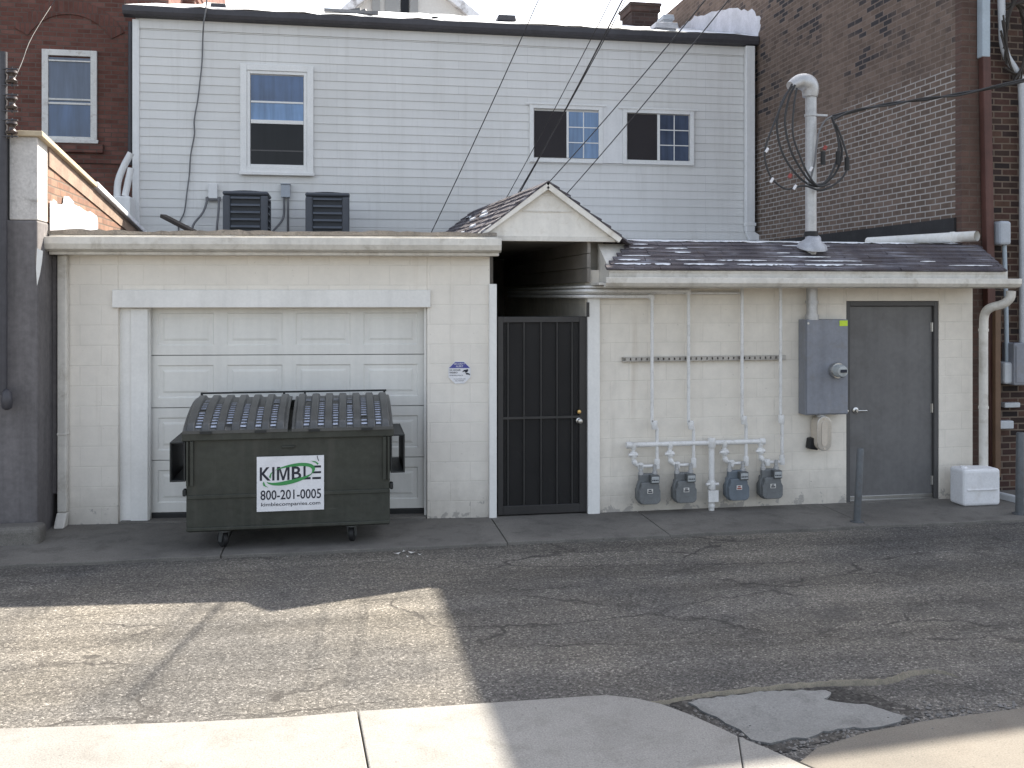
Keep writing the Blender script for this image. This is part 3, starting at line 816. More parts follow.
for i in range(16):
    t = random.choice([.3, .42, .55, .67, .8, .9]) ; s = random.uniform(.25, .85); ln = random.uniform(.04, .16)
    a, b_, c, d = rp_(-1, t, s), rp_(-1, t + .035, s), rp_(-1, t + .035, s + ln), rp_(-1, t, s + ln)
    up = Vector((0, 0, .035))
    m.add([a + up, b_ + up, c + up, d + up, a, b_, c, d], [(0,1,2,3),(4,7,6,5),(0,4,5,1),(1,5,6,2),(2,6,7,3),(3,7,4,0)])
o = m.build('snow', M['snow'], cr_); o['kind'] = 'stuff'; plabel(o, 'strips of snow on the left slope')
# passage inner surfaces
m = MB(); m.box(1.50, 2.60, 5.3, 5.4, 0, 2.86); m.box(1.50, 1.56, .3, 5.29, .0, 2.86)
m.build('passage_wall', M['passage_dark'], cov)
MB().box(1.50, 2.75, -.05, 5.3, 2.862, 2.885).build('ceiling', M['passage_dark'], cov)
# boarded upper side wall over the annex
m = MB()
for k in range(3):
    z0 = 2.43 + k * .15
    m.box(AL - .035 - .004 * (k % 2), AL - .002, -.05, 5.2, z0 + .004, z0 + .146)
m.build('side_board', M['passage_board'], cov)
pr = thing('gate_post', 'broad white trim post right of the black gate by the gas pipes', 'post', (2.55, 0, 0))
c0, c1, z0, z1 = rectY(587.5, 297, 599.5, 515, -.03)
MB().box(c0, c1, -.05, -.003, .03, z1).build('post_board', M['white_trim'], pr, bevel=.005)

# ------------------------------------------------------------------ security gate
x0, x1, z0, z1 = rectY(497.5, 316.5, 586.5, 517, .03)
z0 = .045
gate = thing('security_gate', 'black steel screened security gate closing the passage', 'gate', ((x0 + x1) / 2, .03, .03))
m = MB(); fw = .055
m.box(x0, x0 + fw, .0, .05, z0, z1); m.box(x1 - fw * 1.5, x1, .0, .05, z0, z1)
m.box(x0 + fw, x1 - fw * 1.5, .0, .05, z1 - .06, z1); m.box(x0 + fw, x1 - fw * 1.5, .0, .05, z0, z0 + .09)
m.build('frame', M['gate'], gate, bevel=.004)
m = MB()
for px in (508, 524, 541, 557, 572):
    x = onY(px, 400, .01).x; m.box(x - .006, x + .006, .004, .02, z0 + .09, z1 - .06)
m.build('vertical_bar', M['gate_bar'], gate)
rz = onY(541, 417.5, .0).z
MB().box(x0 + fw, x1 - fw * 1.5, -.004, .0035, rz - .012, rz + .012).build('middle_rail', M['gate_bar'], gate)
MB().box(x0 + fw - .01, x1 - fw * 1.5 + .01, .025, .031, z0 + .05, z1 - .04).build('screen', M['screen'], gate)
kx = onY(579.5, 412, -.03)
MB().lathe([(.001, 0), (.022, 0), (.024, .006), (.019, .022), (.001, .024)], (kx.x, .0, kx.z), (0, -1, 0), 16).build('deadbolt', M['brass'], gate, smooth=40)
kz = onY(579.5, 421, -.03)
MB().lathe([(.001, 0), (.03, 0), (.03, .006), (.012, .012), (.012, .03), (.026, .04), (.03, .055), (.022, .07), (.001, .074)], (kx.x, .0, kz.z), (0, -1, 0), 18).build('knob', M['steel'], gate, smooth=40)
bx = onY(586.5, 309, -.01)
MB().box(bx.x - .012, bx.x + .016, -.065, -.052, bx.z - .08, bx.z + .07).build('latch_plate', M['gate'], gate)

# ------------------------------------------------------------------ white clapboard house behind
SY = 5.9; SL = -3.19; SR = 7.0
sid = thing('clapboard_house', 'two storey white clapboard house rising behind the garage roof', 'building', (SL, SY, 0))
STOP = onY(445, 33, SY).z
m = MB()
prof = [(SY + .1, 2.7)]; z = 2.7; E_ = .137
while z < STOP - .15:
    prof += [(SY - .011, z + .0001), (SY - .002, min(z + E_, STOP - .15))]; z += E_
prof += [(SY + .1, min(z, STOP - .15))]
m.prism(prof, SL + .10, SR - .12, 'x')
m.box(SL + .02, SR - .001, SY + .101, SY + 5, 0, STOP + .25)
m.build('wall', M['siding'], sid, recalc=True)
MB().box(SL, SL + .10, SY - .035, SY + .1, 2.7, STOP - .02).build('corner_trim', M['siding_trim'], sid, bevel=.006)
MB().box(SR - .12, SR, SY - .03, SY + .1, 2.7, STOP - .02).build('corner_trim', M['siding_trim'], sid, bevel=.006)
m = MB(); m.box(SL + .10, SR - .12, SY - .02, SY + .1, STOP - .149, STOP)
for x in (-1.55, .9, 1.9, 4.8): m.box(x, x + .008, SY - .025, SY - .0205, STOP - .149, STOP)
m.build('frieze_board', M['siding'], sid)
m = MB(); m.box(SL + .10, SR - .12, SY - .03, SY + .05, 2.9, 3.36)
m.build('base_board', M['siding'], sid)
m = MB(); m.prism([(SY - .02, STOP), (SY - .15, STOP + .02), (SY - .17, STOP + .07), (SY - .17, STOP + .155), (SY - .02, STOP + .155)], SL - .12, XB - .01, 'x')
m.build('gutter', M['gutter_dark'], sid, bevel=.008)
RT = STOP + .16
m = MB(); n_ = 46
for j in range(7):
    for i in range(n_ + 1):
        y = SY - .12 + j * .85; m.v.append(Vector((SL - .1 + (XB - .01 - SL + .1) * i / n_, y, RT + j * .85 * math.tan(R(17.2)) + (random.uniform(0, .035)))))
for j in range(6):
    for i in range(n_):
        a = j * (n_ + 1) + i; m.f.append((a, a + 1, a + n_ + 2, a + n_ + 1))
zr_ = RT + 6 * .85 * math.tan(R(17.2))
m.quad((SL - .1, SY + 4.98, zr_ - .0), (XB - .01, SY + 4.98, zr_), (XB - .01, SY + 10, RT), (SL - .1, SY + 10, RT))
srf = m.build('roof', M['snow_roof'], sid, smooth=60)
# downspout on the right
d0_, d1_, _, _ = rectY(745.5, 52, 754.5, 235, SY - .1)
m = MB(); zlow = onY(752, 232, SY - .1).z
m.box(d0_, d1_, SY - .13, SY - .04, zlow, STOP - .002)
m.box(d0_ - .01, d1_ + .02, SY - .14, SY - .036, zlow + .10, zlow + .16)
m.prism([(d0_, zlow), (d1_, zlow), (d1_ + .12, zlow - .07), (d1_ + 1.0, zlow - .09), (d1_ + 1.0, zlow - .15), (d0_ + .06, zlow - .14)], SY - .13, SY - .045, 'y')
m.build('downspout', M['siding_trim'], sid, bevel=.012)

def frame_ring(m, X0, X1, Z0, Z1, w, ya, yb):
    m.box(X0, X0 + w, ya, yb, Z0, Z1); m.box(X1 - w, X1, ya, yb, Z0, Z1)
    m.box(X0 + w, X1 - w, ya, yb, Z0, Z0 + w); m.box(X0 + w, X1 - w, ya, yb, Z1 - w, Z1)

# tall sash window
X0, X1, Z0, Z1 = rectY(240.5, 65.5, 313.5, 174.5, SY)
m = MB(); frame_ring(m, X0, X1, Z0, Z1, .10, SY - .06, SY - .005); frame_ring(m, X0 + .101, X1 - .101, Z0 + .101, Z1 - .101, .05, SY - .045, SY - .003)
m.box(X0 - .015, X1 + .015, SY - .085, SY - .061, Z0 - .02, Z0 + .03)
w1 = m.build('window', M['window_frame'], sid, bevel=.005); plabel(w1, 'tall sash window, blue upper half, dark lower half')
gx0_, gx1_, _, _ = rectY(251, 76, 303.5, 169, SY); mz = onY(277, 122.5, SY).z; bz = onY(277, 102.5, SY).z; tz = onY(277, 76, SY).z; lz = onY(277, 169.5, SY).z
MB().box(gx0_, gx1_, SY - .022, SY - .018, bz, tz).build('pane', M['glass_blue'], w1)
MB().box(gx0_, gx1_, SY - .022, SY - .018, mz, bz - .002).build('pane', M['glass_pale'], w1)
MB().box(gx0_, gx1_, SY - .022, SY - .018, lz, mz - .002).build('pane', M['glass_dark'], w1)
MB().box(gx0_, gx1_, SY - .042, SY - .0225, mz - .03, mz + .03).build('meeting_rail', M['window_frame'], w1, bevel=.004)
MB().box(gx0_, gx1_, SY - .034, SY - .0225, bz - .018, bz + .012).build('sash_rail', M['window_frame'], w1, bevel=.004)
bz2 = onY(277, 151, SY).z
MB().box(gx0_, gx1_, SY - .026, SY - .0225, bz2 - .01, bz2 + .01).build('inner_rail', M['grey_frame'], w1)
# two sliders and the plain panel between
def slider(l, t, r, b_, ld0, ld1, rd0, rd1, gt_, gb_, label, pane):
    X0, X1, Z0, Z1 = rectY(l, t, r, b_, SY)
    m = MB(); frame_ring(m, X0, X1, Z0, Z1, .07, SY - .06, SY - .004)
    m.box(X0 - .08, X1 + .06, SY - .075, SY - .061, Z1 - .01, Z1 + .02)
    w = m.build('window', M['window_frame'], sid, bevel=.005); plabel(w, label)
    zt_ = onY((l + r) / 2, gt_, SY).z; zb_ = onY((l + r) / 2, gb_, SY).z
    a, b2 = onY(ld0, 135, SY).x, onY(ld1, 135, SY).x; c, d = onY(rd0, 135, SY).x, onY(rd1, 135, SY).x
    MB().box(a, b2, SY - .034, SY - .03, zb_, zt_).build('insect_screen', M['insect'], w)
    MB().box(c, d, SY - .028, SY - .024, zb_, zt_).build('pane', pane, w)
    m = MB(); m.box(b2, c, SY - .05, SY - .02, zb_, zt_)
    mx = (c + d) / 2; m.box(mx - .008, mx + .008, SY - .034, SY - .0285, zb_, zt_)
    for k in (1, 2):
        zz = zb_ + (zt_ - zb_) * k / 3; m.box(c, d, SY - .035, SY - .0345 + .006, zz - .008, zz + .008)
    m.build('muntin', M['window_frame'], w)
    return X0, X1, Z0, Z1
A = slider(529, 105.5, 602, 163, 534, 566, 568, 598, 112, 158, 'left sliding window with pale curtained half', M['glass_pale'])
B = slider(622, 110, 693, 165, 627, 656.5, 659, 688, 115, 160.5, 'right sliding window with dark glass half', M['glass_slate'])
MB().box(A[1] + .002, B[0] - .002, SY - .05, SY - .004, A[2] + .01, A[3] - .01).build('infill_panel', M['siding_trim'], sid, bevel=.004)
# little boxes fixed to the clapboards
jb = thing('junction_box', 'small white electrical box low on the clapboards left of the coolers', 'electrical box', tuple(onY(210, 200, SY - .02)))
X0, X1, Z0, Z1 = rectY(209, 184, 218, 199, SY)
MB().box(X0, X1, SY - .09, SY - .032, Z0, Z1).build('box_body', M['siding_trim'], jb, bevel=.008)
m = MB()
for px, py, ex, ey in ((207.5, 199, 193, 232), (219, 199, 217, 233)):
    a = onY(px, py, SY - .07); b_ = onY(ex, ey, SY - .25); m.tube([a + Vector((0, 0, .02)), a, a + (b_ - a) * .3 + Vector((0, 0, -.05)), b_ + Vector((0, 0, .1)), b_ + Vector((0, 0, -.1))], .018, 8, 4)
    m.lathe([(.001, -.03), (.03, -.03), (.03, .03), (.001, .03)], a, (0, 0, 1), 10)
a = onY(208, 200, SY - .07); b_ = onY(219, 200, SY - .07); m.tube([a, b_], .014, 8)
m.build('whip', M['wire_grey'], jb, smooth=50)
jb2 = thing('disconnect_box', 'small grey electrical box between the two rooftop coolers', 'electrical box', tuple(onY(286, 200, SY - .02)))
X0, X1, Z0, Z1 = rectY(281.5, 185.5, 290.5, 198, SY)
MB().box(X0, X1, SY - .12, SY - .032, Z0, Z1).box(X0 - .01, X1 + .01, SY - .13, SY - .02, Z1 + .002, Z1 + .02).build('box_body', M['grey_box'], jb2, bevel=.008)
m = MB(); m.tube([onY(284, 197, SY - .08), onY(284, 214, SY - .08), onY(281, 222, SY - .15), onY(274, 230, SY - .3), onY(270, 236, SY - .4)], .018, 8, 4)
m.tube([onY(288, 197, SY - .08), onY(288, 238, SY - .1)], .018, 8)
m.build('whip', M['wire_grey'], jb2, smooth=50)
# wavy cable down the clapboards
pts = [onY(x, y, SY - .22 if y < 25 else SY - .05) for x, y in ((208, -8), (206, 12), (204.5, 24), (203, 40), (201, 62), (199, 82), (198, 100), (195, 120), (194, 135), (191, 155), (189.5, 175), (187, 195), (184, 212), (180, 224), (178, 236))]
pts = [p + Vector((random.uniform(-.015, .015), 0, 0)) for p in pts]
tag(MB().tube(pts, .011, 7, 5).build('hanging_cable', M['wire_grey'], smooth=60), 'long wavy cable hanging down the left of the clapboard wall', 'cable')
m = MB(); m.bar(onY(163, 216, 4.2), onY(194, 232, 3.6), .09, .05); tag(m.build('loose_board', M['wood_dark'], bevel=.005), 'dark weathered board propped on the garage roof left of the coolers', 'board')

# rooftop condensers
AY = 4.7
def ac(label):
    X0, X1, Z0, Z1 = rectY(222.5, 191, 268, 236, AY)
    w = (X1 - X0) * .5; cx = (X0 + X1) / 2; z0 = 2.89; h = Z1 - z0
    t = thing('air_conditioner', label, 'air conditioner', (cx, AY + w, z0), 0, 'rooftop air conditioners')
    m = MB(); ch = .06; W_ = w - .04
    m.box(-W_, W_, -W_, W_, .05, h - .05); m.build('coil', M['ac_dark'], t, local=True)
    for sx in (-1, 1):
        for sy in (-1, 1):
            m = MB(); m.box(sx * (w - .0) - (.11 if sx > 0 else 0), sx * w + (.11 if sx < 0 else 0), sy * w - (.05 if sy > 0 else 0), sy * w + (.05 if sy < 0 else 0), .05, h - .06)
            m.build('corner_post', M['ac'], t, local=True, bevel=.03)
    MB().box(-w, w, -w, w, 0, .049).build('base_pan', M['ac'], t, local=True, bevel=.01)
    MB().box(-w - .005, w + .005, -w - .005, w + .005, h - .058, h).build('top_pan', M['ac'], t, local=True, bevel=.03)
    m = MB(); n = 8
    for k in range(n):
        z = .09 + (h - .19) * k / (n - 1)
        m.prism([(-w + .012, z), (-w + .0, z - .012), (-w + .0, z + .004), (-w + .022, z + .022)], -w + .112, w - .112, 'x')
        m.prism([(w - .012, z), (w, z - .012), (w, z + .004), (w - .022, z + .022)], -w + .055, w - .055, 'y')
    m.build('louvre', M['ac_slat'], t, local=True)
    m = MB()
    for k in range(1, 7): 
        r_ = k * w / 7.5; m.tube([(r_ * math.cos(a * math.pi / 10), r_ * math.sin(a * math.pi / 10), h + .012) for a in range(21)], .004, 5)
    m.build('fan_guard', M['ac_dark'], t, local=True)
    return t
ac1 = ac('dark slatted air conditioner below the tall sash window, left one')
p2 = onY(327.5, 215, AY); ac2 = dup(ac1, (p2.x + .0, ac1.location.y, ac1.location.z), 'dark slatted air conditioner right of the small grey electrical box')

# objects on the clapboard house roof
def roofz(y): return RT + (y - SY + .12) * math.tan(R(17.2))
def chimney(x0, x1, ytop, Y, label, mat, cap=True):
    X0 = onY(x0, 10, Y).x; X1 = onY(x1, 10, Y).x; Z1 = onY((x0 + x1) / 2, ytop, Y).z
    t = thing('chimney', label, 'chimney', ((X0 + X1) / 2, Y, roofz(Y)))
    m = MB(); m.box(X0 + .06, X1 - .06, Y, Y + .7, roofz(Y) - .2, Z1 - .18); m.build('stack', mat, t)
    if cap: MB().box(X0 + .02, X1 - .02, Y - .04, Y + .74, Z1 - .179, Z1 - .06).box(X0, X1, Y - .06, Y + .76, Z1 - .059, Z1).build('cap', mat, t, bevel=.01)
    return t
M['chim'] = brickwork('chimney_brick', [(.06, .04, .036), (.085, .055, .048)], (.09, .075, .07), 'xz')
M['chim2'] = brickwork('red_chimney_brick', [(.16, .07, .055), (.2, .09, .07)], (.2, .15, .13), 'xz')
chimney(629, 661, 3, 9.2, 'dark brick chimney near the brick party wall', M['chim'])
chimney(178, 198, -12, 8.8, 'reddish brick chimney on the left of the snowy roof', M['chim2'])
chimney(144, 160, -14, 10.2, 'short dark brick stack at the left roof corner', M['chim'], False)
def boxvent(x0, x1, y0, y1, Y, label, mat=None, name='roof_vent'):
    X0, X1, Z0, Z1 = rectY(x0, y0, x1, y1, Y)
    t = thing(name, label, 'roof vent', ((X0 + X1) / 2, Y, Z0))
    MB().box(X0 + .03, X1 - .03, Y, Y + .3, Z0 - .2, Z1 - .1).build('neck', mat or M['gutter_dark'], t)
    MB().prism([(X0, Z1 - .099), (X1, Z1 - .099), (X1 - .02, Z1), (X0 + .02, Z1)], Y - .05, Y + .35, 'y').build('hood', mat or M['gutter_dark'], t, bevel=.01)
boxvent(210, 227, 4, 15, 6.6, 'dark box vent beside the reddish chimney')
boxvent(497, 516, 15.5, 28, 6.6, 'dark box vent above the left sliding window')
boxvent(654, 678, 23, 33, 6.8, 'low metal box vent in front of the dark chimney', M['lead'])
boxvent(662, 674, 15, 32, 8.2, 'small blue grey vent just right of the dark chimney', M['grey_box'])
m = MB(); v = onY(435, 21, 6.7); m.lathe([(.05, -.3), (.05, .0), (.06, .01), (.06, .06), (.001, .08)], v, (0, 0, 1), 12)
tag(m.build('vent_pipe', M['black'], smooth=40), 'tiny black vent pipe poking from the snowy roof', 'vent pipe')
# loose ladder-like heap lying on the roof
m = MB()
for i in range(9):
    a = onY(326 + i * 5, 14 + random.uniform(-2, 3), 6.5 + random.uniform(0, .3)); b_ = onY(332 + i * 5 + random.uniform(0, 9), 12 + random.uniform(-3, 5), 6.6)
    m.bar(a, b_, random.uniform(.04, .09), random.uniform(.04, .09))
for dz in (10, 15): m.bar(onY(324, dz, 6.5), onY(372, dz + 3, 6.5), .06, .05)
tag(m.build('scrap_heap', M['wire_grey']), 'tangle of dark scrap lying on the snowy roof', 'scrap')
# pale gabled house far behind
far = thing('gabled_house', 'pale gabled house peeking over the snowy roof', 'building', (onY(405, 20, 24).x, 24, 0))
a_, b_, c_ = onY(476, 20, 24), onY(340, 20, 24), onY(404, -42, 24)
MB().prism([(b_.x, 0), (a_.x - .1, 0), (a_.x - .1, a_.z - .1), (c_.x, c_.z - .1), (b_.x, b_.z - .1)], 24, 30, 'y').build('wall', M['house_wall'], far)
m = MB(); m.bar((a_.x + .3, 23.95, a_.z - .25), (c_.x, 23.95, c_.z), .3, .5, (0, 1, 0)); m.build('roof', M['snow_roof'], far); m = MB(); m.bar((b_.x - .3, 23.95, b_.z - .25), (c_.x, 23.95, c_.z), .3, .5, (0, 1, 0))
m.build('roof', M['snow_roof'], far)
X0, X1, Z0, Z1 = rectY(401, -12, 409, 16, 23.9)
wf = MB().box(X0, X1, 23.92, 23.995, Z0, Z1).build('window', M['glass_dark'], far)
for a, b2 in ((372, 380), (385, 400), (410, 418)):
    X0, X1, Z0, Z1 = rectY(a, -12, b2, 16, 23.9)
    MB().box(X0, X1, 23.9, 23.99, Z0, Z1).build('shutter', M['shutter'], far)

# ------------------------------------------------------------------ brown brick building on the right
bb = thing('brick_building', 'tall brown brick building forming the right side of the yard', 'building', (XB, .3, 0))
BH = 8.5; BY = .3
m = MB()
BF, BR = 8.44, 7.45                                     # parapet falls a little towards the lane and to the right
m.add([(XB, BY + .12, 0), (XB, 13, 0), (XB, 13, BH), (XB, 3.6, BH), (XB, BY + .12, BF + .01)], [(0, 1, 2, 3, 4)])
m.quad((XB, 13, 0), (14, 13, 0), (14, 13, BR), (XB, 13, BH)); m.quad((14, BY, 0), (14, 13, 0), (14, 13, BR), (14, BY, BR))
m.build('side_wall', M['brick_brown'], bb)
MB().quad((XB + .36, BY, 0), (14, BY, 0), (14, BY, BR), (XB + .36, BY, BF - .05)).build('front_wall', M['brick_front'], bb)
m = MB(); m.quad((XB, BY, 0), (XB + .36, BY, 0), (XB + .36, BY, BF - .05), (XB, BY, BF)); m.quad((XB, BY, 0), (XB, BY + .12, 0), (XB, BY + .12, BF + .01), (XB, BY, BF))
m.build('corner_brick', M['brick_corner'], bb)
MB().add([(XB, BY, BF), (XB + .36, BY, BF - .05), (14, BY, BR), (14, 13, BR), (XB, 13, BH), (XB, 3.6, BH), (XB, BY + .12, BF + .01)], [(0, 1, 6), (1, 2, 5, 6), (2, 3, 4, 5)]).build('roof', M['tar'], bb)
MB().box(XB - .03, XB - .002, .4, 5.8, 3.02, 3.20).build('flashing', M['tar'], bb)
pp = [(676, 36), (682, 26), (694, 17), (712, 12), (735, 8), (752, 10), (761, 16), (760, 28), (757, 40), (752, 48), (700, 44)]
m = MB(); pv = [onX(x, y, XB - .004) for x, y in pp]
pv2 = []
for i in range(len(pv)):
    a, b_ = pv[i], pv[(i + 1) % len(pv)]
    for k in range(5): pv2.append(a + (b_ - a) * (k / 5) + Vector((0, random.uniform(-.05, .05), random.uniform(-.03, .03))))
m.add(pv2, [tuple(range(len(pv2)))])
plabel(m.build('sealant_patch', M['white_patch'], bb), 'big white sealant patch smeared on the bricks')
# things on its front
def ypipe(name, pts, r, Y, mat, label, sm=0, cat='pipe'):
    return tag(MB().tube([onY(x, y, Y) for x, y in pts], r, 12, sm).build(name, mat, smooth=50), label, cat)
rp1 = thing('drain_pipe', 'square drain pipe, grey above and red brown below, on the dark brick', 'pipe', tuple(onY(995, 480, .2)))
xa = onY(986, 30, .2).x; zz = onY(988, 57, .2).z
MB().box(xa - .05, xa + .05, .19, .295, zz, BH - .2).build('upper_pipe', M['conduit_blue'], rp1, bevel=.01)
m = MB(); zl = onY(992, 500, .2).z; m.bar((xa + .01, .24, zz + .05), (xa + .12, .24, zl), .10, .09, (0, 1, 0))
m.build('lower_pipe', M['rust'], rp1, bevel=.008)
MB().bar((xa + .09, .14, 2.15), (xa + .09, .14, .22), .07, .06, (0, 1, 0)).build('boot', M['brown_pipe'], rp1, bevel=.008)
cd1 = thing('service_conduit', 'pale bent conduit running down the dark brick at the frame edge', 'conduit', tuple(onY(1024, 300, .2)))
MB().tube([onY(1001, -10, .22), onY(1002, 20, .22), onY(1003, 42, .22), onY(1007, 57, .22), onY(1014, 68, .22), onY(1020, 78, .22), onY(1022, 92, .22), onY(1023, 130, .22), onY(1023, 250, .22), onY(1023, 345, .22)], .042, 12, 4).build('tube', M['conduit'], cd1, smooth=50)
m = MB(); p = onY(1014, 40, .2)
for i in range(26): 
    a = random.uniform(0, 6.28); m.tube([(p.x + .18 * math.cos(a), .2 - random.uniform(0, .08), p.z + .5 * math.sin(a)), (p.x + .12 * math.cos(a + 1), .16, p.z + .4 * math.sin(a + 1)), (p.x + .15 * math.cos(a + 2.2), .2, p.z + .5 * math.sin(a + 2))], .012, 6, 4)
tag(m.build('ivy_stem', M['wood_dark'], smooth=60), 'dark tangle of dry stems on the brick at top right', 'stems')
cd2 = thing('service_conduit', 'thin grey conduit with boxy fittings beside the annex gutter end', 'conduit', tuple(onY(1007, 380, .2)))
MB().tube([onY(1004, 232, .2), onY(1006, 300, .2), onY(1007, 370, .2)], .024, 10).build('tube', M['conduit_blue'], cd2, smooth=50)
X0, X1, Z0, Z1 = rectY(999, 221, 1010, 245, .15); MB().box(X0, X1, .12, .29, Z0, Z1).build('upper_fitting', M['grey_box'], cd2, bevel=.03)
X0, X1, Z0, Z1 = rectY(1003, 362, 1012.5, 384, .15); MB().box(X0, X1, .12, .29, Z0, Z1).build('lower_fitting', M['conduit'], cd2, bevel=.03)
X0, X1, Z0, Z1 = rectY(1013, 343, 1034, 385, .1)
mtb = thing('utility_box', 'grey utility box on the dark brick at the right frame edge', 'electrical box', (X0, .3, Z0))
MB().box(X0, X1, .08, .29, Z0, Z1).build('box_body', M['cabinet'], mtb, bevel=.012)
MB().box(X0 + .02, X1, .07, .079, Z0 + .03, Z1 - .03).build('cover', M['cabinet'], mtb, bevel=.004)
X0, X1, Z0, Z1 = rectY(1000, 421, 1014, 429, .2)
tag(MB().box(X0, X1, .2, .298, Z0, Z1).build('tin_flap', M['conduit'], bevel=.01), 'small pale tin flap low on the dark brick near the edge post', 'flap')
tag(MB().box(X0 + .08, X1 + .1, .22, .298, onY(1010, 408, .2).z, onY(1010, 403, .2).z).build('tin_flap', M['conduit'], bevel=.01), 'small pale tin flap just below the utility box', 'flap')
m = MB(); a, b_ = onZ(1000, 494, .08), onZ(1024, 508, .08); m.bar((a.x, a.y + .05, .05), (b_.x + .4, b_.y - .2, .05), .06, .1)
tag(m.build('drain_tube', M['conduit'], bevel=.015), 'pale tube lying on the ground beside the white block', 'pipe')

# ------------------------------------------------------------------ red brick building far left
rb = thing('brick_building', 'red brick building with one sash window at far left behind the garage', 'building', (-8, 7.3, 0))
RY = 7.3
MB().box(-14, -2.9, RY, RY + 8, 0, 11).build('wall', M['brick_red'], rb)
X0, X1, Z0, Z1 = rectY(42.5, 50.5, 97.5, 143, RY)
m = MB(); frame_ring(m, X0, X1, Z0, Z1, .10, RY - .05, RY - .003); m.box(X0 - .03, X1 + .03, RY - .09, RY - .051, Z0 - .01, Z0 + .05)
w = m.build('window', M['old_frame'], rb, bevel=.006)
gx0_, gx1_, zb_, zt_ = rectY(49, 58, 91, 139.5, RY); mz = onY(70, 102, RY).z
MB().box(gx0_, gx1_, RY - .02, RY - .012, mz, zt_).build('pane', M['glass_slate'], w)
MB().box(gx0_, gx1_, RY - .024, RY - .016, zb_, mz - .001).build('pane', M['glass_blue'], w)
for za_, zb2_ in ((mz - .05, mz - .015), (mz + .02, mz + .05), (zt_ - .07, zt_ - .045)): MB().box(gx0_, gx1_, RY - .04, RY - .0245, za_, zb2_).build('sash_rail', M['old_frame'], w, bevel=.004)
MB().box(X0 - .1, X1 + .1, RY - .07, RY - .003, Z0 - .16, Z0 - .012).build('sill', M['brick_red'], rb, bevel=.01)
# segmental brick arch over the window
M['arch'] = brickwork('arch_brick', [(.145, .066, .052), (.18, .082, .066)], (.15, .10, .085), 'xz', w=.075, h=.2)
m = MB(); cx = (X0 + X1) / 2; hw = (X1 - X0) / 2 + .22; rise = .38; rad = (hw * hw + rise * rise) / (2 * rise); cz = Z1 + .22 + rise - rad
a0 = math.asin(hw / rad); pl = [(cx + rad * math.sin(-a0 + 2 * a0 * i / 20), cz + rad * math.cos(-a0 + 2 * a0 * i / 20)) for i in range(21)]
po = [(cx + (rad + .24) * math.sin(a0 - 2 * a0 * i / 20), cz + (rad + .24) * math.cos(a0 - 2 * a0 * i / 20)) for i in range(21)]
m.prism(pl + po, RY - .02, RY - .003, 'y'); m.build('arch', M['arch'], rb)
MB().box(-14, -3.0, RY - .03, RY - .003, onY(70, 163, RY).z, onY(70, 158, RY).z).build('ledge', M['brick_red'], rb)
ypipe('drain_pipe', [(131, 22), (131, 100), (130.5, 165)], .045, RY - .1, M['gutter_dark'], 'dark drain pipe in the corner beside the clapboard house')
rl = thing('pipe_rail', 'white bent pipes standing in the corner behind the sloping parapet', 'pipe', tuple(onY(122, 210, 5.2)))
m = MB(); m.tube([onY(131, 153, 5.5), onY(124, 166, 5.5), onY(118, 182, 5.5), onY(117, 200, 5.5)], .05, 10, 3); m.build('bent_pipe', M['siding_trim'], rl, smooth=50); m = MB(); m.tube([onY(131, 168, 5.5), onY(128, 182, 5.5), onY(125, 196, 5.5)], .05, 10, 3)
m.build('bent_pipe', M['siding_trim'], rl, smooth=50)
X0, X1, Z0, Z1 = rectY(114, 196, 130, 222, 5.3); MB().box(X0, X1, 5.3, 5.7, Z0, Z1).build('box_base', M['siding_trim'], rl, bevel=.02)

# ------------------------------------------------------------------ grey building at the left edge
NY = -.10; NX = onY(37.5, 230, NY).x
nb = thing('grey_building', 'grey painted building with sloping brick parapet at the left edge', 'building', (NX, NY, 0))
nz = onY(24, 220, NY).z; ntop = onY(38, 137, NY).z
MB().box(-9, NX, NY, 6.2, 0, nz).build('wall', M['grey_stucco'], nb, bevel=.02)
x_p = onY(9, 180, NY).x
MB().box(-9, x_p, NY + .02, NY + .5, nz + .001, ntop - .02).build('dark_pier', M['tar'], nb)
MB().box(x_p + .001, NX - .001, NY + .004, NY + .32, nz + .001, ntop).build('stucco_pier', M['pale_stucco'], nb, bevel=.01)
fy = 4.9; fz = 3.12
m = MB(); m.prism([(NY + .321, nz + .001), (fy, nz + .001), (fy, fz), (NY + .321, ntop - .03)], NX - .25, NX, 'x'); m.build('parapet', M['brick_tan'], nb)
def py_(y): return ntop - .03 + (fz - ntop + .03) * (y - NY - .321) / (fy - NY - .321)
# rendered strip under the coping, whitewashed area near the roof
M['parapet_wash'] = paint('parapet_render', (.30, .22, .17), .85, var=.3, scale=3, dirt=(.16, .12, .10), fine=.1, bump=.2)
m = MB(); m.prism([(NY + .33, py_(NY + .33) - .2), (fy, py_(fy) - .12), (fy, py_(fy) - .002), (NY + .33, py_(NY + .33) - .002)], NX + .001, NX + .012, 'x')
m.build('render_strip', M['parapet_wash'], nb)
wp = [(50, 233), (50, 201), (53, 201), (53, 199), (57, 202), (57, 204), (62, 204.5), (63, 203), (64, 196), (69, 196.5), (74, 202), (74, 204), (79, 207), (79, 206), (84, 210), (88, 212), (90, 211), (94, 214), (97, 216), (98, 222), (98, 233)]
m = MB(); pv = [onX(x, y, NX + .014) for x, y in wp]
m.add(pv, [tuple(range(len(pv)))]); plabel(m.build('whitewash', M['white_patch'], nb), 'bright whitewashed area on the parapet side')
ms = NY + .321 + (fy - NY - .321) * .36
m = MB(); m.prism([(NY - .03, ntop - .0 + .004), (NY - .03, ntop + .055), (ms, py_(ms) + .06), (ms, py_(ms) + .004)], NX - .28, NX + .05, 'x')
m.build('coping', M['coping_tan'], nb, bevel=.008)
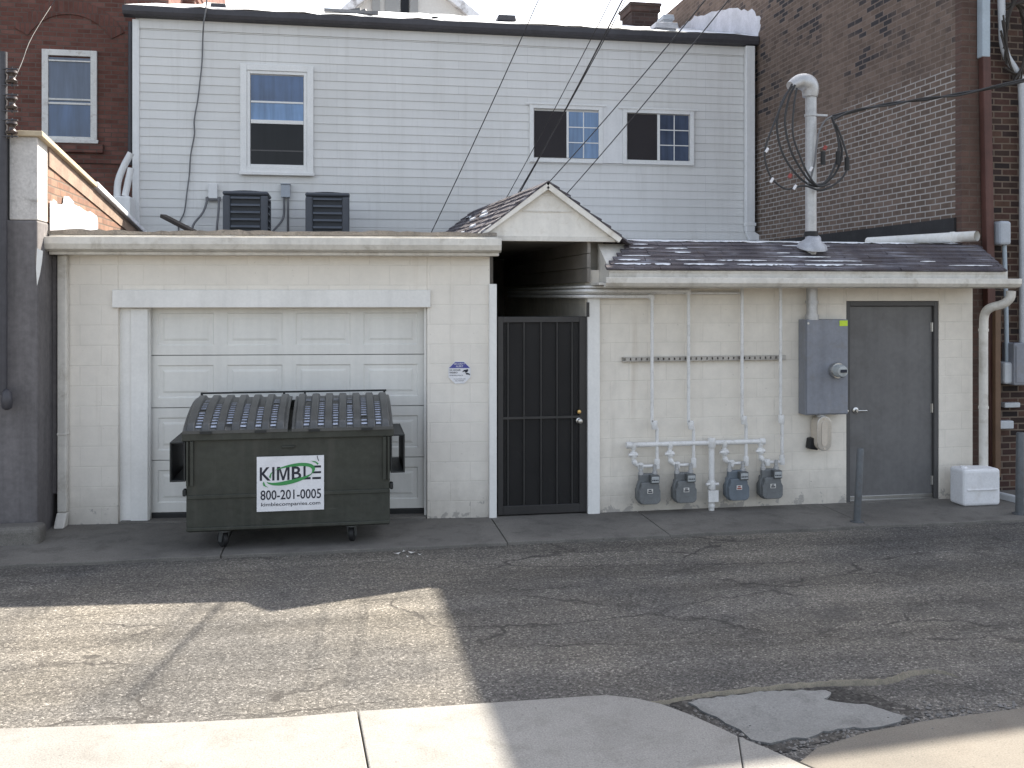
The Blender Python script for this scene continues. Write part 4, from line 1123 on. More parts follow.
m = MB(); m.prism([(ms + .002, py_(ms) + .004), (ms + .002, py_(ms) + .075), (fy, fz + .06), (fy, fz + .003)], NX - .28, NX + .06, 'x')  # rear part of the coping, whiter and slightly thicker than the tan part
m.build('white_coping', M['snow'], nb, bevel=.012)
MB().box(-9, NX - .26, NY + .5, 6.1, nz + .002, nz + .05).build('roof', M['tar'], nb)
p = onZ(14, 545, .03)
MB().box(-9, p.x + .22, NY - .25, NY - .002, -.02, .19).build('plinth', M['apron'], nb, bevel=.05, seg=3)
# peeling flap of white paint at the corner
m = MB(); q_ = [onY(x, y, NY - .006) for x, y in ((37, 248), (43, 251), (42, 262), (40, 274), (37, 286), (36, 268))]
plabel(MB().add(q_, [tuple(range(len(q_)))]).build('paint_flake', M['white_trim'], nb), 'curled flake of white paint on the corner')
# service rack with spool insulators at the edge
ir = thing('insulator_rack', 'dark service rack with brown spool insulators at the left edge', 'insulator rack', tuple(onY(5, 400, NY - .05)))
X = onY(3, 250, NY - .08).x
m = MB(); m.tube([(X, NY - .07, onY(3, 395, NY - .07).z), (X, NY - .07, onY(3, 52, NY - .07).z)], .035, 10); m.build('mast_tube', M['gutter_dark'], ir, smooth=50)
for py in (77, 103, 128):
    p = onY(12, py, NY - .1)
    MB().lathe([(.02, -.06), (.045, -.055), (.05, -.035), (.028, -.015), (.028, .015), (.05, .035), (.045, .055), (.02, .06)], p, (0, 0, 1), 14).build('spool', M['ceramic'], ir, smooth=60)
    MB().bar((X, NY - .1, p.z + .075), (p.x + .05, NY - .1, p.z + .075), .02, .012).bar((X, NY - .1, p.z - .075), (p.x + .05, NY - .1, p.z - .075), .02, .012).tube([(p.x, NY - .1, p.z - .09), (p.x, NY - .1, p.z + .09)], .008, 8).build('bracket', M['gutter_dark'], ir)
p = onY(7, 400, NY - .1)
MB().lathe([(.02, -.09), (.045, -.07), (.05, .0), (.04, .07), (.015, .1)], p, (0, 0, 1), 12).build('end_fitting', M['gutter_dark'], ir, smooth=60)
MB().tube([onY(14, 80, NY - .1), onY(22, 62, 2), onY(33, 35, 4), onY(60, -8, 7.1)], .005, 6, 4).build('wire', M['wire'], ir, smooth=60)

# ------------------------------------------------------------------ overhead wires
def wire(p0, Y0, p1, Y1, r, label, mat=None, sag=.05):
    a = onY(p0[0], p0[1], Y0); b_ = onY(p1[0], p1[1], Y1); pts = []
    for i in range(17):
        t = i / 16; p = a + (b_ - a) * t; p.z -= sag * 4 * t * (1 - t); pts.append(p)
    return tag(MB().tube(pts, r, 6).build('overhead_wire', mat or M['wire'], smooth=60), label, 'wire')
wire((431, 233), 5.2, (556, -40), 2.0, 0.0075, 'leftmost overhead wire ending above the garage roof edge')
wire((503, 204), 4.5, (646, -70), .0, 0.0060, 'thin overhead wire just left of the thick one at the sliding window')
wire((516, 199), 4.2, (640, -35), .0, 0.0105, 'thick overhead wire crossing the left sliding window')
wire((512, 203), 4.2, (645, -37), .0, 0.0060, 'thin overhead wire strapped along the thick one')
wire((540, 192), 3.6, (736, -38), .0, 0.0067, 'overhead wire running from the gable tip to the upper right')
wire((562, 199), 3.6, (760, -40), .0, 0.0067, 'rightmost overhead wire crossing the right sliding window')

# ------------------------------------------------------------------ service mast
MX = onY(811, 250, -.10); mx = MX.x; my = -.10
mast = thing('service_mast', 'galvanised service mast with curved weatherhead and looped black cables', 'mast', (mx, my, 2.8))
ztop = onY(810, 92, my).z
m = MB().tube([(mx, my, 2.425), (mx, my, ztop)], .06, 16)
m.tube([(mx, my, ztop - .02), (mx, my, ztop + .03)], .067, 16)
m.build('mast_tube', M['galv'], mast, smooth=50)
m = MB(); hp = [onY(810, 97, my), onY(810, 88, my), onY(806.5, 83, my), onY(799, 82, my), onY(790, 86, my - .05)]
n = len(smooth_path(hp, 5)); m.tube(hp, .06, 16, 5, rs=[.078 + .022 * math.sin(math.pi * i / (n - 1)) - .03 * (i / (n - 1)) ** 3 for i in range(n)])
m.build('weatherhead', M['galv'], mast, smooth=60)
fl = onY(811, 243, my)
MB().lathe([(.16, -.06), (.15, -.02), (.085, .03), (.075, .07), (.061, .08)], (mx + .01, my - .02, fl.z), (.0, -.3, 1), 18).build('flashing', M['lead'], mast, smooth=50)
MB().lathe([(.061, 0), (.075, 0), (.072, .05), (.061, .055)], (mx, my, fl.z + .07), (0, 0, 1), 16).build('collar', M['black'], mast, smooth=50)
cz = onY(811, 115.5, my).z
MB().lathe([(.06, -.012), (.07, -.012), (.07, .012), (.06, .012)], (mx, my, cz), (0, 0, 1), 16).bar((mx, my - .03, cz), (mx + .17, my - .03, cz), .03, .02).build('clamp', M['galv'], mast)
def loop(pts, r, dy, name='cable', mat=None):
    return MB().tube([onY(x, y, my - dy - .0) for x, y in pts], r, 7, 6).build(name, mat or M['wire'], mast, smooth=60)
loop([(792, 86), (783, 100), (777, 122), (780, 146), (789, 165), (802, 180), (814, 186), (824, 184), (836, 172), (842, 152), (836, 130), (832, 118)], .0125, .10)
loop([(795, 85), (789, 98), (785, 122), (790, 148), (800, 168), (812, 183), (824, 183), (834, 168), (839, 146), (835, 126), (832, 117)], .0125, .13)
loop([(797, 88), (794, 106), (793, 134), (800, 156), (808, 174), (818, 186), (830, 184)], .0115, .16)
loop([(792, 84), (784, 100), (773, 126), (765, 150), (767, 168), (774, 181), (786, 189), (796, 187), (806, 186), (822, 190), (840, 180), (848, 164), (843, 142), (836, 124)], .011, .15)
loop([(832, 116), (824, 122), (818, 136), (815, 160), (811, 178), (808, 184)], .010, .12, 'bare_cable', M['wire_grey'])
for x, y in ((767, 150), (772, 180), (795, 187), (811, 169)):
    p = onY(x, y, my - .16); MB().tube([p + Vector((-.015, 0, -.025)), p + Vector((.012, 0, .02))], .015, 8).build('tape_band', M['sign_white'], mast)
for x, y in ((823, 158), (838, 158), (847, 164)):
    p = onY(x, y, my - .14); MB().tube([p + Vector((0, 0, -.07)), p + Vector((.0, 0, .07))], .027, 8).build('splice', M['black'], mast, smooth=60)
for x, y in ((790, 176), (825, 148)):
    p = onY(x, y, my - .14); MB().tube([p + Vector((-.01, 0, -.02)), p + Vector((.01, 0, .02))], .021, 8).build('red_tape', M['ink_red'], mast)
m = MB()
for k, dy in enumerate((0, .03, .06)):
    pts = []
    for x, y in ((832, 117 + k), (855, 110 + k * .5), (890, 104), (925, 99), (960, 94), (1000, 86), (1060, 72)):
        p = onY(x, y, my - dy + (x - 832) * -.002); pts.append(p + Vector((0, .014 * math.sin(x * .09 + k * 2), .014 * math.cos(x * .09 + k * 2))))
    m.tube(pts, .011, 7, 6)
tag(m.build('service_drop', M['wire'], smooth=60), 'twisted black service cable running right from the mast', 'cable')

# PVC pipe lying across the snowy roof edge
a = onY(977, 236, -.12); b_ = onY(868, 242, 1.2)
m = MB(); d = (b_ - a)
m.tube([a, a + d], .058, 18, cap=False); m.tube([a + d * .002, a + d], .052, 18, cap=False)
m.tube([a + d * .19, a + d * .22], .064, 18)
tag(m.build('plastic_pipe', M['pvc'], smooth=50), 'long white plastic pipe lying on the annex roof', 'pipe')

# ------------------------------------------------------------------ meter cabinet, conduit fitting
X0, X1, Z0, Z1 = rectY(806.5, 319.5, 848.5, 415, -.19)
cab = thing('meter_cabinet', 'grey electrical cabinet with round meter beside the grey door', 'electrical cabinet', ((X0 + X1) / 2, -.02, Z0))
MB().box(X0, X1, -.17, -.004, Z0, Z1).build('case', M['cabinet'], cab, bevel=.006)
MB().box(X0 + .006, X1 - .004, -.188, -.171, Z0 + .012, Z1 - .004).build('door', M['cabinet'], cab, bevel=.006)
mp = onY(837, 370.5, -.22)
MB().lathe([(.001, 0), (.085, 0), (.085, .05), (.08, .06), (.001, .06)], (mp.x, -.188, mp.z), (0, -1, 0), 24).build('meter_ring', M['steel'], cab, smooth=40)
gl = MB().lathe([(.07, 0), (.07, .07), (.055, .10), (.001, .11)], (mp.x, -.248, mp.z), (0, -1, 0), 24).build('meter_glass', M['dial'], cab, smooth=50)
MB().box(mp.x - .035, mp.x + .035, -.365, -.357, mp.z - .012, mp.z + .02).build('dial_plate', M['ink'], gl)
s0, s1, sz0, sz1 = rectY(839.5, 320.5, 847.5, 326, -.19)
MB().box(s0, s1, -.193, -.1885, sz0, sz1).build('sticker', M['yellow'], cab)
MB().lathe([(.001, 0), (.014, 0), (.014, .012), (.001, .014)], onY(847, 411, -.17), (0, -1, 0), 12).lathe([(.001, 0), (.011, 0), (.011, .006), (.001, .006)], (X0 + .02, -.188, Z1 - .04), (0, -1, 0), 12).build('lock', M['steel'], cab, smooth=40)
MB().tube([(mx, my - .02, Z1 - .02), (mx, my - .02, 2.424)], .058, 16).tube([(mx, my - .02, Z1 - .005), (mx, my - .02, Z1 + .05)], .072, 16).tube([(mx, my - .02, Z1 + .17), (mx, my - .02, Z1 + .2)], .068, 16).build('riser_conduit', M['galv'], cab, smooth=50)
X0, X1, Z0, Z1 = rectY(818.5, 417, 832, 451, -.2)
cfit = thing('conduit_elbow', 'oval metal conduit elbow hanging under the electrical cabinet', 'conduit fitting', ((X0 + X1) / 2, -.02, Z0))
def stadium(x0, x1, z0, z1, n=8):
    r_ = (x1 - x0) / 2; cx = (x0 + x1) / 2; out = []
    for i in range(n + 1): t = math.pi * i / n; out.append((cx + r_ * math.cos(t), z1 - r_ + r_ * math.sin(t)))
    for i in range(n + 1): t = math.pi + math.pi * i / n; out.append((cx + r_ * math.cos(t), z0 + r_ + r_ * math.sin(t)))
    return out
m = MB(); m.prism(stadium(X0, X1, Z0, Z1), -.17, -.03, 'y'); m.build('body', M['cabinet_tan'], cfit, smooth=40, bevel=.006)
m = MB(); m.prism(stadium(X0 - .004, X1 + .004, Z0 - .004, Z1 + .004), -.182, -.1705, 'y'); cv = m.build('cover', M['steel'], cfit, bevel=.004)
m = MB(); m.prism(stadium(X0 + .045, X1 - .045, Z0 + .05, Z1 - .05), -.188, -.1825, 'y')
for zz in (Z0 + .022, Z1 - .022): m.lathe([(.001, 0), (.01, 0), (.01, .006), (.001, .007)], ((X0 + X1) / 2, -.182, zz), (0, -1, 0), 10)
m.build('cover_rib', M['cabinet_tan'], cv)
m = MB(); m.prism([(X0 - .055, Z0 + .01), (X0 + .05, Z0 - .01), (X0 + .05, Z0 + .13), (X0 - .04, Z0 + .12)], -.10, -.005, 'y'); m.build('sealing_boot', M['black'], cfit, bevel=.012)
MB().tube([((X0 + X1) / 2, -.1, Z1 - .01), ((X0 + X1) / 2, -.1, Z1 + .06)], .05, 12).build('nipple', M['galv'], cfit, smooth=50)

# ------------------------------------------------------------------ gas piping and meters
PY = -.10
gp = thing('gas_piping', 'white painted gas manifold with risers on the annex wall', 'pipe', (3.6, 0, 0))
def fit(m, p, r=.034, l=.03, ax=(0, 0, 1)): m.lathe([(r * .9, -l), (r, -l * .8), (r, l * .8), (r * .9, l)], p, ax, 12)
a = onY(629, 446, PY); b_ = onY(762, 440.5, PY); zm = (a.z + b_.z) / 2
m = MB().tube([(a.x, PY, zm), (b_.x, PY, zm)], .026, 12)
for x in (a.x, b_.x): fit(m, (x, PY, zm), .036, .03, (1, 0, 0))
m.build('manifold', M['pipe'], gp, smooth=50)
cx = onY(711.5, 470, PY).x
m = MB().tube([(cx, PY, .0), (cx, PY, zm)], .031, 12); fit(m, (cx, PY, zm - .0), .042, .05); fit(m, (cx, PY, .30), .045, .045)
m.tube([(cx - .07, PY - .02, .31), (cx + .07, PY - .02, .31)], .016, 8); m.box(cx - .055, cx + .055, PY - .06, PY - .034, .13, .25); fit(m, (cx, PY, .08), .038, .02)
m.build('inlet_pipe', M['pipe'], gp, smooth=50)
drops = (633.5, 670, 724.5, 760.5); lows = (657, 693.5, 746, 782); highs = (652, 688.5, 742, 780.5); offy = (427, 427, 422, 421)
tops = (296.5, 291, None, None)
ztm = onY(650, 466, PY).z
for i in range(4):
    xd = onY(drops[i], 455, PY).x; xl = onY(lows[i], 450, PY).x; xh = onY(highs[i], 380, PY).x; zo = onY(highs[i], offy[i], PY).z
    zl = ztm
    m = MB()
    m.tube([(xd, PY, zm), (xd, PY, zl + .06), (xd + .03, PY, zl + .02), (xd + .075, PY, zl + .005)], .021, 10, 4)
    fit(m, (xd, PY, zm - .01), .03, .035); fit(m, (xd, PY, zm - .10), .038, .03); m.lathe([(.001, -.05), (.016, -.05), (.02, 0), (.016, .05), (.001, .05)], (xd - .01, PY - .02, zm - .10), (1, 0, 0), 10)
    fit(m, (xd + .01, PY, zl + .045), .029, .022, (.5, 0, -1)); fit(m, (xd + .075, PY, zl), .032, .035)
    m.tube([(xd + .075, PY, zl), (xl, PY, zl)], .017, 10)
    m.build('inlet_branch', M['pipe'], gp, smooth=50)
    m = MB()
    m.tube([(xl, PY, zl - .02), (xl, PY, zo - .02), (xl - .01, PY, zo + .0), (xh, PY, zo + .035), (xh, PY, zo + .07)], .018, 10)
    fit(m, (xl, PY, zl + .02), .03, .05); fit(m, ((xl + xh) / 2, PY, zo + .02), .032, .045)
    if tops[i]:
        zt_ = onY(highs[i], tops[i], PY).z
        px0 = AL - .09
        m.tube([(xh, PY, zo + .05), (xh, PY, zt_ - .02), (xh - .006, PY, zt_ - .006), (xh - .02, PY, zt_), (px0 + .03, PY, zt_), (px0, PY + .03, zt_), (px0, 4.5, zt_)], .018, 10)
        fit(m, (xh, PY, zt_ - .01), .027, .028); fit(m, (xh - .02, PY, zt_), .026, .02, (1, 0, 0))
    else:
        m.tube([(xh, PY, zo + .05), (xh, PY, 2.41)], .018, 10); fit(m, (xh, PY, 2.39), .026, .02)
    m.build('riser', M['pipe'], gp, smooth=50)
m = MB()
for py in (287.5, 293.5):
    zz = onY(640, py, PY).z
    m.tube([(4.2, PY + .05, zz + .005), (AL - .05, PY + .05, zz + .005), (AL - .07, PY + .08, zz + .005), (AL - .07, 4.5, zz + .005)], .014, 8)
m.build('branch_line', M['pipe'], gp, smooth=50)
a = onY(623, 360, -.05); b_ = onY(786, 357, -.05); zz = (a.z + b_.z) / 2
m = MB()
for dz in (-.018, .018): m.box(a.x, b_.x, -.05, -.004, zz + dz - .005, zz + dz + .005)
m.box(a.x, b_.x, -.012, -.003, zz - .013, zz + .013)
k = a.x + .03
while k < b_.x - .03: m.box(k, k + .045, -.049, -.0125, zz - .0125, zz + .0125); k += .06
us = tag(m.build('strut_channel', M['strut']), 'slotted metal channel bracing the four gas risers', 'strut channel')

def meter(label):
    x0 = onY(648, 488, -.14)
    t = thing('gas_meter', label, 'gas meter', (x0.x, -.13, onY(648, 504, -.14).z), 0, 'gas meters on the annex wall')
    def sil(w, h, sh):
        pts = [(-w * .62, 0), (w * .62, 0), (w * .86, h * .05), (w, h * .17), (w, h * .60), (w * .86, h * .73), (w * .80, h * .80), (w * .80, h * .94), (w * .7, h), (-w * .7, h), (-w * .80, h * .94), (-w * .80, h * .80), (-w * .86, h * .73), (-w, h * .60), (-w, h * .17), (-w * .86, h * .05)]
        return [(x + sh, z) for x, z in pts]
    hh = .315; ww = .122
    m = MB(); m.prism(sil(ww, hh, 0), -.03, .03, 'y'); m.build('case', M['meter'], t, local=True, bevel=.012)
    m = MB(); m.prism([(x * .93, .01 + z * .72) for x, z in sil(ww, hh, 0)], -.085, -.031, 'y'); m.build('front_cover', M['meter'], t, local=True, bevel=.03, seg=3)
    m = MB(); m.prism([(x * .93, .01 + z * .72) for x, z in sil(ww, hh, 0)], .031, .085, 'y'); m.build('rear_cover', M['meter'], t, local=True, bevel=.03, seg=3)
    ix = MB().box(.0, .098, -.10, -.031, .225, .31).build('index_box', M['meter_dark'], t, local=True, bevel=.008)
    MB().box(.008, .09, -.108, -.1005, .236, .298).build('dial_window', M['dial'], ix, local=True, bevel=.006)
    m = MB()
    for k in range(4): m.lathe([(.001, 0), (.007, 0), (.007, .002), (.001, .002)], (.02 + k * .018, -.108, .262), (0, -1, 0), 10)
    m.build('dial_face', M['ink'], ix, local=True)
    for sx in (-.075, .075):
        m = MB(); m.lathe([(.016, 0), (.03, 0), (.03, .025), (.022, .03), (.022, .055), (.017, .06), (.017, .10)], (sx, 0, hh - .01), (0, 0, 1), 12)
        m.build('swivel_nut', M['galv'], t, local=True, smooth=40)
    tg = MB().box(-.032, .028, -.0905, -.0865, .125, .170).build('tag', M['paper'], t, local=True)
    MB().box(-.025, .021, -.092, -.091, .132, .146).build('tag_mark', M['ink'], tg, local=True)
    MB().box(-.02, .012, -.092, -.091, .152, .164).build('tag_mark', M['ink'], tg, local=True)
    return t
m1 = meter('leftmost grey gas meter, nearest the black gate')
mz = m1.location.z
labs = ['second grey gas meter from the gate, just left of the white inlet pipe', 'bluish gas meter with red marked tag, just right of the white inlet pipe', 'rightmost grey gas meter, nearest the electrical cabinet']
for i, px in enumerate((684, 736.5, 770)):
    c = dup(m1, (onY(px, 486, -.14).x, -.13, mz + .004 * i), labs[i])
    if i == 1:
        for ch in c.children:
            if ch.name.startswith('tag'):
                for g_ in ch.children: g_.data = g_.data.copy(); g_.data.materials[0] = M['ink_red']
            if 'cover' in ch.name or ch.name.startswith('case'):
                ch.data = ch.data.copy(); 
                if 'meter_blue' not in M: M['meter_blue'] = paint('meter_blue_grey', (.15, .175, .20), .5, var=.2, scale=9, fine=.08)
                ch.data.materials[0] = M['meter_blue']

# ------------------------------------------------------------------ posts, block
def bollard(name, px, top, base, label, lean=0, r=.036):
    b0 = onZ(px, base, .03); z = onY(px + lean, top, b0.y).z
    t = thing(name, label, 'bollard', (b0.x, b0.y, .03))
    xt = onY(px + lean, top, b0.y).x
    MB().tube([(b0.x, b0.y, .028), (xt, b0.y, z - .02), (xt, b0.y, z - .004)], r, 14, rs=[r, r, r * .8]).build('post', M['bollard'], t, smooth=40)
    MB().lathe([(r + .03, 0), (r + .03, .012), (r + .004, .016)], (b0.x, b0.y, .028), (0, 0, 1), 14).build('base_plate', M['bollard'], t, smooth=40)
bollard('bollard', 857, 448, 522, 'thin leaning steel post before the grey door', 3.5)
bollard('bollard', 1019.5, 432, 514, 'steel post at the right frame edge before the dark brick', 1, .042)
a = onZ(957, 499, .03); b_ = onZ(1001, 505, .03)
t = thing('plastic_block', 'white plastic block under the annex downspout', 'block', ((a.x + b_.x) / 2, -.25, .03))
zt_ = onY(980, 467, -.3).z
d = (b_ - a); dn = d.normalized(); nr = Vector((-dn.y, dn.x, 0))
x0_, x1_ = onY(957, 485, -.3).x, onY(1001, 485, -.42).x
m = MB()
n = 12; w_ = x1_ - x0_; dp = .26
for (z0, z1, ins) in ((.03, .035, .02),):
    pass
m.box(x0_, x1_, -.42, -.42 + dp, .03, zt_)
blk = m.build('body', M['foam'], t, bevel=.035, seg=3)
MB().box(x0_ + .04, x1_ - .04, -.43, -.4205, .20, .215).build('moulded_rib', M['foam'], t, bevel=.004)
MB().lathe([(.03, 0), (.035, .0), (.035, .018), (.001, .022)], (x0_ + .08, -.30, zt_ - .001), (0, 0, 1), 12).build('plug', M['foam'], t, smooth=40)

# ------------------------------------------------------------------ octagonal security sign
cp = onG(459.5, 372.5, -.006); r_ = .122
sg = thing('security_sign', 'octagonal blue and white security camera sign on the garage wall', 'sign', tuple(GM @ Vector((cp.x, 0, cp.z))), -GA)
def octo(r, n=8): return [(r * math.cos(math.pi / 8 + k * math.pi / 4), r * math.sin(math.pi / 8 + k * math.pi / 4)) for k in range(8)]
m = MB(); m.prism(octo(r_), -.008, -.003, 'y'); m.build('plate', M['sign_white'], sg, local=True)
ro = r_ * .95; o8 = octo(ro); zc = .045
hx = ro * math.cos(math.pi / 8)
top = [(o8[1][0], o8[1][1]), (o8[2][0], o8[2][1])]
m = MB(); m.add([(-hx, -.0095, zc), (hx, -.0095, zc), (o8[0][0], -.0095, max(o8[0][1], zc)), (o8[1][0], -.0095, o8[1][1]), (o8[2][0], -.0095, o8[2][1]), (o8[3][0], -.0095, max(o8[3][1], zc))], [(0, 1, 2, 3, 4, 5)])
m.build('blue_band', M['ink_blue'], sg, local=True)
m = text_mb('SECURITY', -.055, .055, .080, .097, -.0105, .01); text_mb('ALERT', -.038, .038, .055, .073, -.0105, .01, m); m.build('lettering', M['sign_white'], sg, local=True)
m = text_mb('24 HOUR', -.103, .012, .018, .033, -.0105, .012); text_mb('VIDEO', -.103, -.02, -.008, .008, -.0105, .012, m); text_mb('SURVEILLANCE', -.1, .035, -.033, -.023, -.0105, .004, m)
text_mb('ALL ACTIVITIES ARE', -.06, .06, -.070, -.061, -.0105, .0, m); text_mb('RECORDED', -.045, .045, -.088, -.079, -.0105, .0, m)
m.build('lettering', M['ink'], sg, local=True)
m = MB(); m.add([(x, -.0105, z) for x, z in ((.025, .005), (.045, .026), (.085, .034), (.09, .024), (.08, .004), (.062, -.004), (.055, .010))], [(0, 1, 2, 3, 4, 5, 6)])
m.add([(x, -.0105, z) for x, z in ((.062, -.006), (.085, -.004), (.105, -.014), (.105, -.03), (.094, -.022), (.066, -.02))], [(0, 1, 2, 3, 4, 5)])
m.build('camera_symbol', M['ink'], sg, local=True)

# ------------------------------------------------------------------ dumpster
DYR = R(0)
fl = onY(185, 470, -.86); fr = onY(391, 470, -.86)
dc = (fl + fr) / 2
dum = thing('dumpster', 'dark green wheeled dumpster with ribbed lids and white company sign', 'dumpster', (dc.x, -.86, .03), DYR)
hw = (fr.x - fl.x) / 2 - .01; DP = .82
FZ = onY(288, 430, -.86).z - .03; BZ = onY(288, 397, -.05).z - .06; z0 = .165
m = MB()
m.prism([(0, z0 + .02), (0, FZ - .07), (DP, BZ - .07), (DP, z0), (.04, z0)], -hw, hw, 'x')
body = m.build('body', M['dumpster'], dum, local=True, bevel=.008)
m = MB(); lw = hw + .035
m.box(-lw, lw, -.035, .03, FZ - .075, FZ)                     # front lip
for s in (-1, 1):
    xa, xb = sorted((s * hw, s * lw))
    m.prism([(.031, FZ - .075), (.031, FZ), (DP, BZ), (DP, BZ - .075)], xa, xb, 'x')
m.box(-lw, lw, DP, DP + .03, BZ - .075, BZ)
m.build('rim', M['dumpster'], dum, local=True, bevel=.008)
m = MB()
for s in (-1, 1):
    for xx, w2 in ((hw - .05, .028), (hw - .012, .02)):
        m.box(s * xx - w2 / 2, s * xx + w2 / 2, -.03, -.0015, z0 + .42, FZ - .077)
m.box(-hw + .01, hw - .01, -.014, -.0015, z0 + .30, z0 + .335)
m.box(-hw + .002, hw - .002, -.022, -.0015, z0 + .02, z0 + .05)
m.box(-hw * .08, hw * .05, -.016, -.0015, FZ - .16, FZ - .14)
m.build('stiffener', M['dumpster'], dum, local=True, bevel=.005)
for s in (-1, 1):
    m = MB(); xa, xb = s * (hw + .004), s * (hw + .135); x0, x1 = min(xa, xb), max(xa, xb); pz0, pz1 = FZ - .43, FZ - .08; tk = .014
    if s > 0: pz0 += .02; pz1 += .02
    y0, y1 = -.03, DP - .1
    m.box(x0, x0 + tk, y0, y1, pz0, pz1) if s > 0 else m.box(x1 - tk, x1, y0, y1, pz0, pz1)
    m.box(x1 - tk, x1, y0, y1, pz0, pz1) if s > 0 else m.box(x0, x0 + tk, y0, y1, pz0, pz1)
    m.box(x0 + tk, x1 - tk, y0, y1, pz0, pz0 + tk); m.box(x0 + tk, x1 - tk, y0, y1, pz1 - tk, pz1)
    m.build('fork_pocket', M['dumpster_dark'], dum, local=True, bevel=.004)
    m = MB(); m.box(min(s * hw, s * (hw + .03)), max(s * hw, s * (hw + .03)), -.02, .06, z0 + .33, z0 + .39); m.build('bumper', M['dumpster_dark'], dum, local=True, bevel=.01)
# lids
def lidprof(s):
    """s 0 front .. 1 rear -> (y, z)"""
    y = -.04 + (DP + .05) * s; r = BZ + .02 - FZ
    return y, FZ + .012 + r * math.sin(min(1, s * 1.06) * math.pi / 2) ** .85
def ribh(u, n=7):
    """u 0..1 across the lid"""
    t = (u * n) % 1.0
    d = abs(t - .5)
    return max(0, min(1, (.31 - d) / .07))
for s in (-1, 1):
    xa, xb = (-lw + .01, -.018) if s < 0 else (.018, lw - .01)
    NU, NS = 120, 22; m = MB()
    for j in range(NS + 1):
        sj = j / NS; y, z = lidprof(sj); y2, z2 = lidprof(min(1, sj + .02)); y1_, z1_ = lidprof(max(0, sj - .02))
        tn = Vector((0, y2 - y1_, z2 - z1_)).normalized(); nn = Vector((0, -tn.z, tn.y))
        edge = min(1, min(sj, 1 - sj) / .05)
        for i in range(NU + 1):
            u = i / NU; h = .03 * ribh(u) * edge
            x = xa + (xb - xa) * u
            m.v.append(Vector((x, y, z)) + nn * (h + .004))
    for j in range(NS):
        for i in range(NU):
            q0 = j * (NU + 1) + i; m.f.append((q0, q0 + 1, q0 + NU + 2, q0 + NU + 1))
    # skirt
    yf, zf = lidprof(0); m.box(xa, xb, yf - .008, yf + .004, zf - .022, zf + .006)
    for xx in (xa, xb):
        for j in range(NS):
            (ya, za), (yb, zb2) = lidprof(j / NS), lidprof((j + 1) / NS)
            m.quad((xx, ya, za + .004), (xx, yb, zb2 + .004), (xx, yb, zb2 - .02), (xx, ya, za - .02))
    # ladder moulding in the grooves, holding frost
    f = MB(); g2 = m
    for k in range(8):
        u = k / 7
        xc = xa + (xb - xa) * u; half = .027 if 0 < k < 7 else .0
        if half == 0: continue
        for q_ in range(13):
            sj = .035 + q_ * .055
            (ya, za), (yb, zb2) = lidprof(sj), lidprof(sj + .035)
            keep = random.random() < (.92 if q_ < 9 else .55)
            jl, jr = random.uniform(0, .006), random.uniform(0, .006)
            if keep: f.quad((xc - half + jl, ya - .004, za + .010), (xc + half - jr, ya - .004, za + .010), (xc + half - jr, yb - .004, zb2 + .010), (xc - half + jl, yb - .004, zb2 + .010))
            (yc, zc2), (yd, zd) = lidprof(sj + .037), lidprof(sj + .053)
            g2.add([(xc - half, yc - .012, zc2 + .016), (xc + half, yc - .012, zc2 + .016), (xc + half, yd - .012, zd + .016), (xc - half, yd - .012, zd + .016)], [(0, 1, 2, 3)])
    ld = m.build('lid', M['lid'], dum, local=True, smooth=45, recalc=False)
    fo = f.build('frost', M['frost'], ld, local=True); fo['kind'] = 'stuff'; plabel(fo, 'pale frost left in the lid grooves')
    # lid grip lips at the front edge
    m = MB()
    for uu in (.22, .74):
        x = xa + (xb - xa) * uu; m.box(x - .05, x + .05, -.062, -.05, FZ - .012, FZ + .01)
    m.build('grip', M['dumpster_dark'], ld, local=True)
yb_, zb_ = lidprof(1.0)
m = MB().tube([(-lw + .04, yb_ + .02, zb_ + .045), (lw - .03, yb_ + .02, zb_ + .045)], .009, 8)
for x in (-lw + .05, -.1, .1, lw - .05): m.box(x - .01, x + .01, yb_, yb_ + .04, zb_ - .06, zb_ + .05)
m.build('hinge_rod', M['dumpster_dark'], dum, local=True)
# casters
for cx_, cy_, rot in ((-.58, .12, .6), (.55, .12, -.25), (-.58, DP - .12, 0), (.56, DP - .12, 0)):
    f = MB(); rw = .072
    c, s_ = math.cos(rot), math.sin(rot)
    def L(x, y, z): return (cx_ + x * c - y * s_, cy_ + x * s_ + y * c, z)
    for sx in (-.032, .032):
        f.add([L(sx - .004, -.035, z0 - .004), L(sx + .004, -.035, z0 - .004), L(sx + .004, .035, z0 - .004), L(sx - .004, .035, z0 - .004), L(sx - .004, .0, .05), L(sx + .004, .0, .05), L(sx + .004, .05, .05), L(sx - .004, .05, .05)],
              [(0,1,2,3),(7,6,5,4),(0,4,5,1),(1,5,6,2),(2,6,7,3),(3,7,4,0)])
    f.lathe([(.06, 0), (.06, .012), (.03, .016)], (cx_, cy_, z0 - .02), (0, 0, 1), 12)
    ca = f.build('caster', M['meter_dark'], dum, local=True)
    ax = Vector((c, s_, 0)); o_ = Vector(L(0, .028, rw))
    MB().lathe([(.04, -.022), (rw - .006, -.022), (rw, -.014), (rw, .014), (rw - .006, .022), (.04, .022)], o_, ax, 20).build('wheel', M['black'], ca, local=True, smooth=40)
    MB().lathe([(.001, -.028), (.015, -.028), (.02, -.02), (.041, -.018), (.041, .018), (.02, .02), (.015, .028), (.001, .028)], o_, ax, 16).build('hub', M['galv'], ca, local=True, smooth=40)
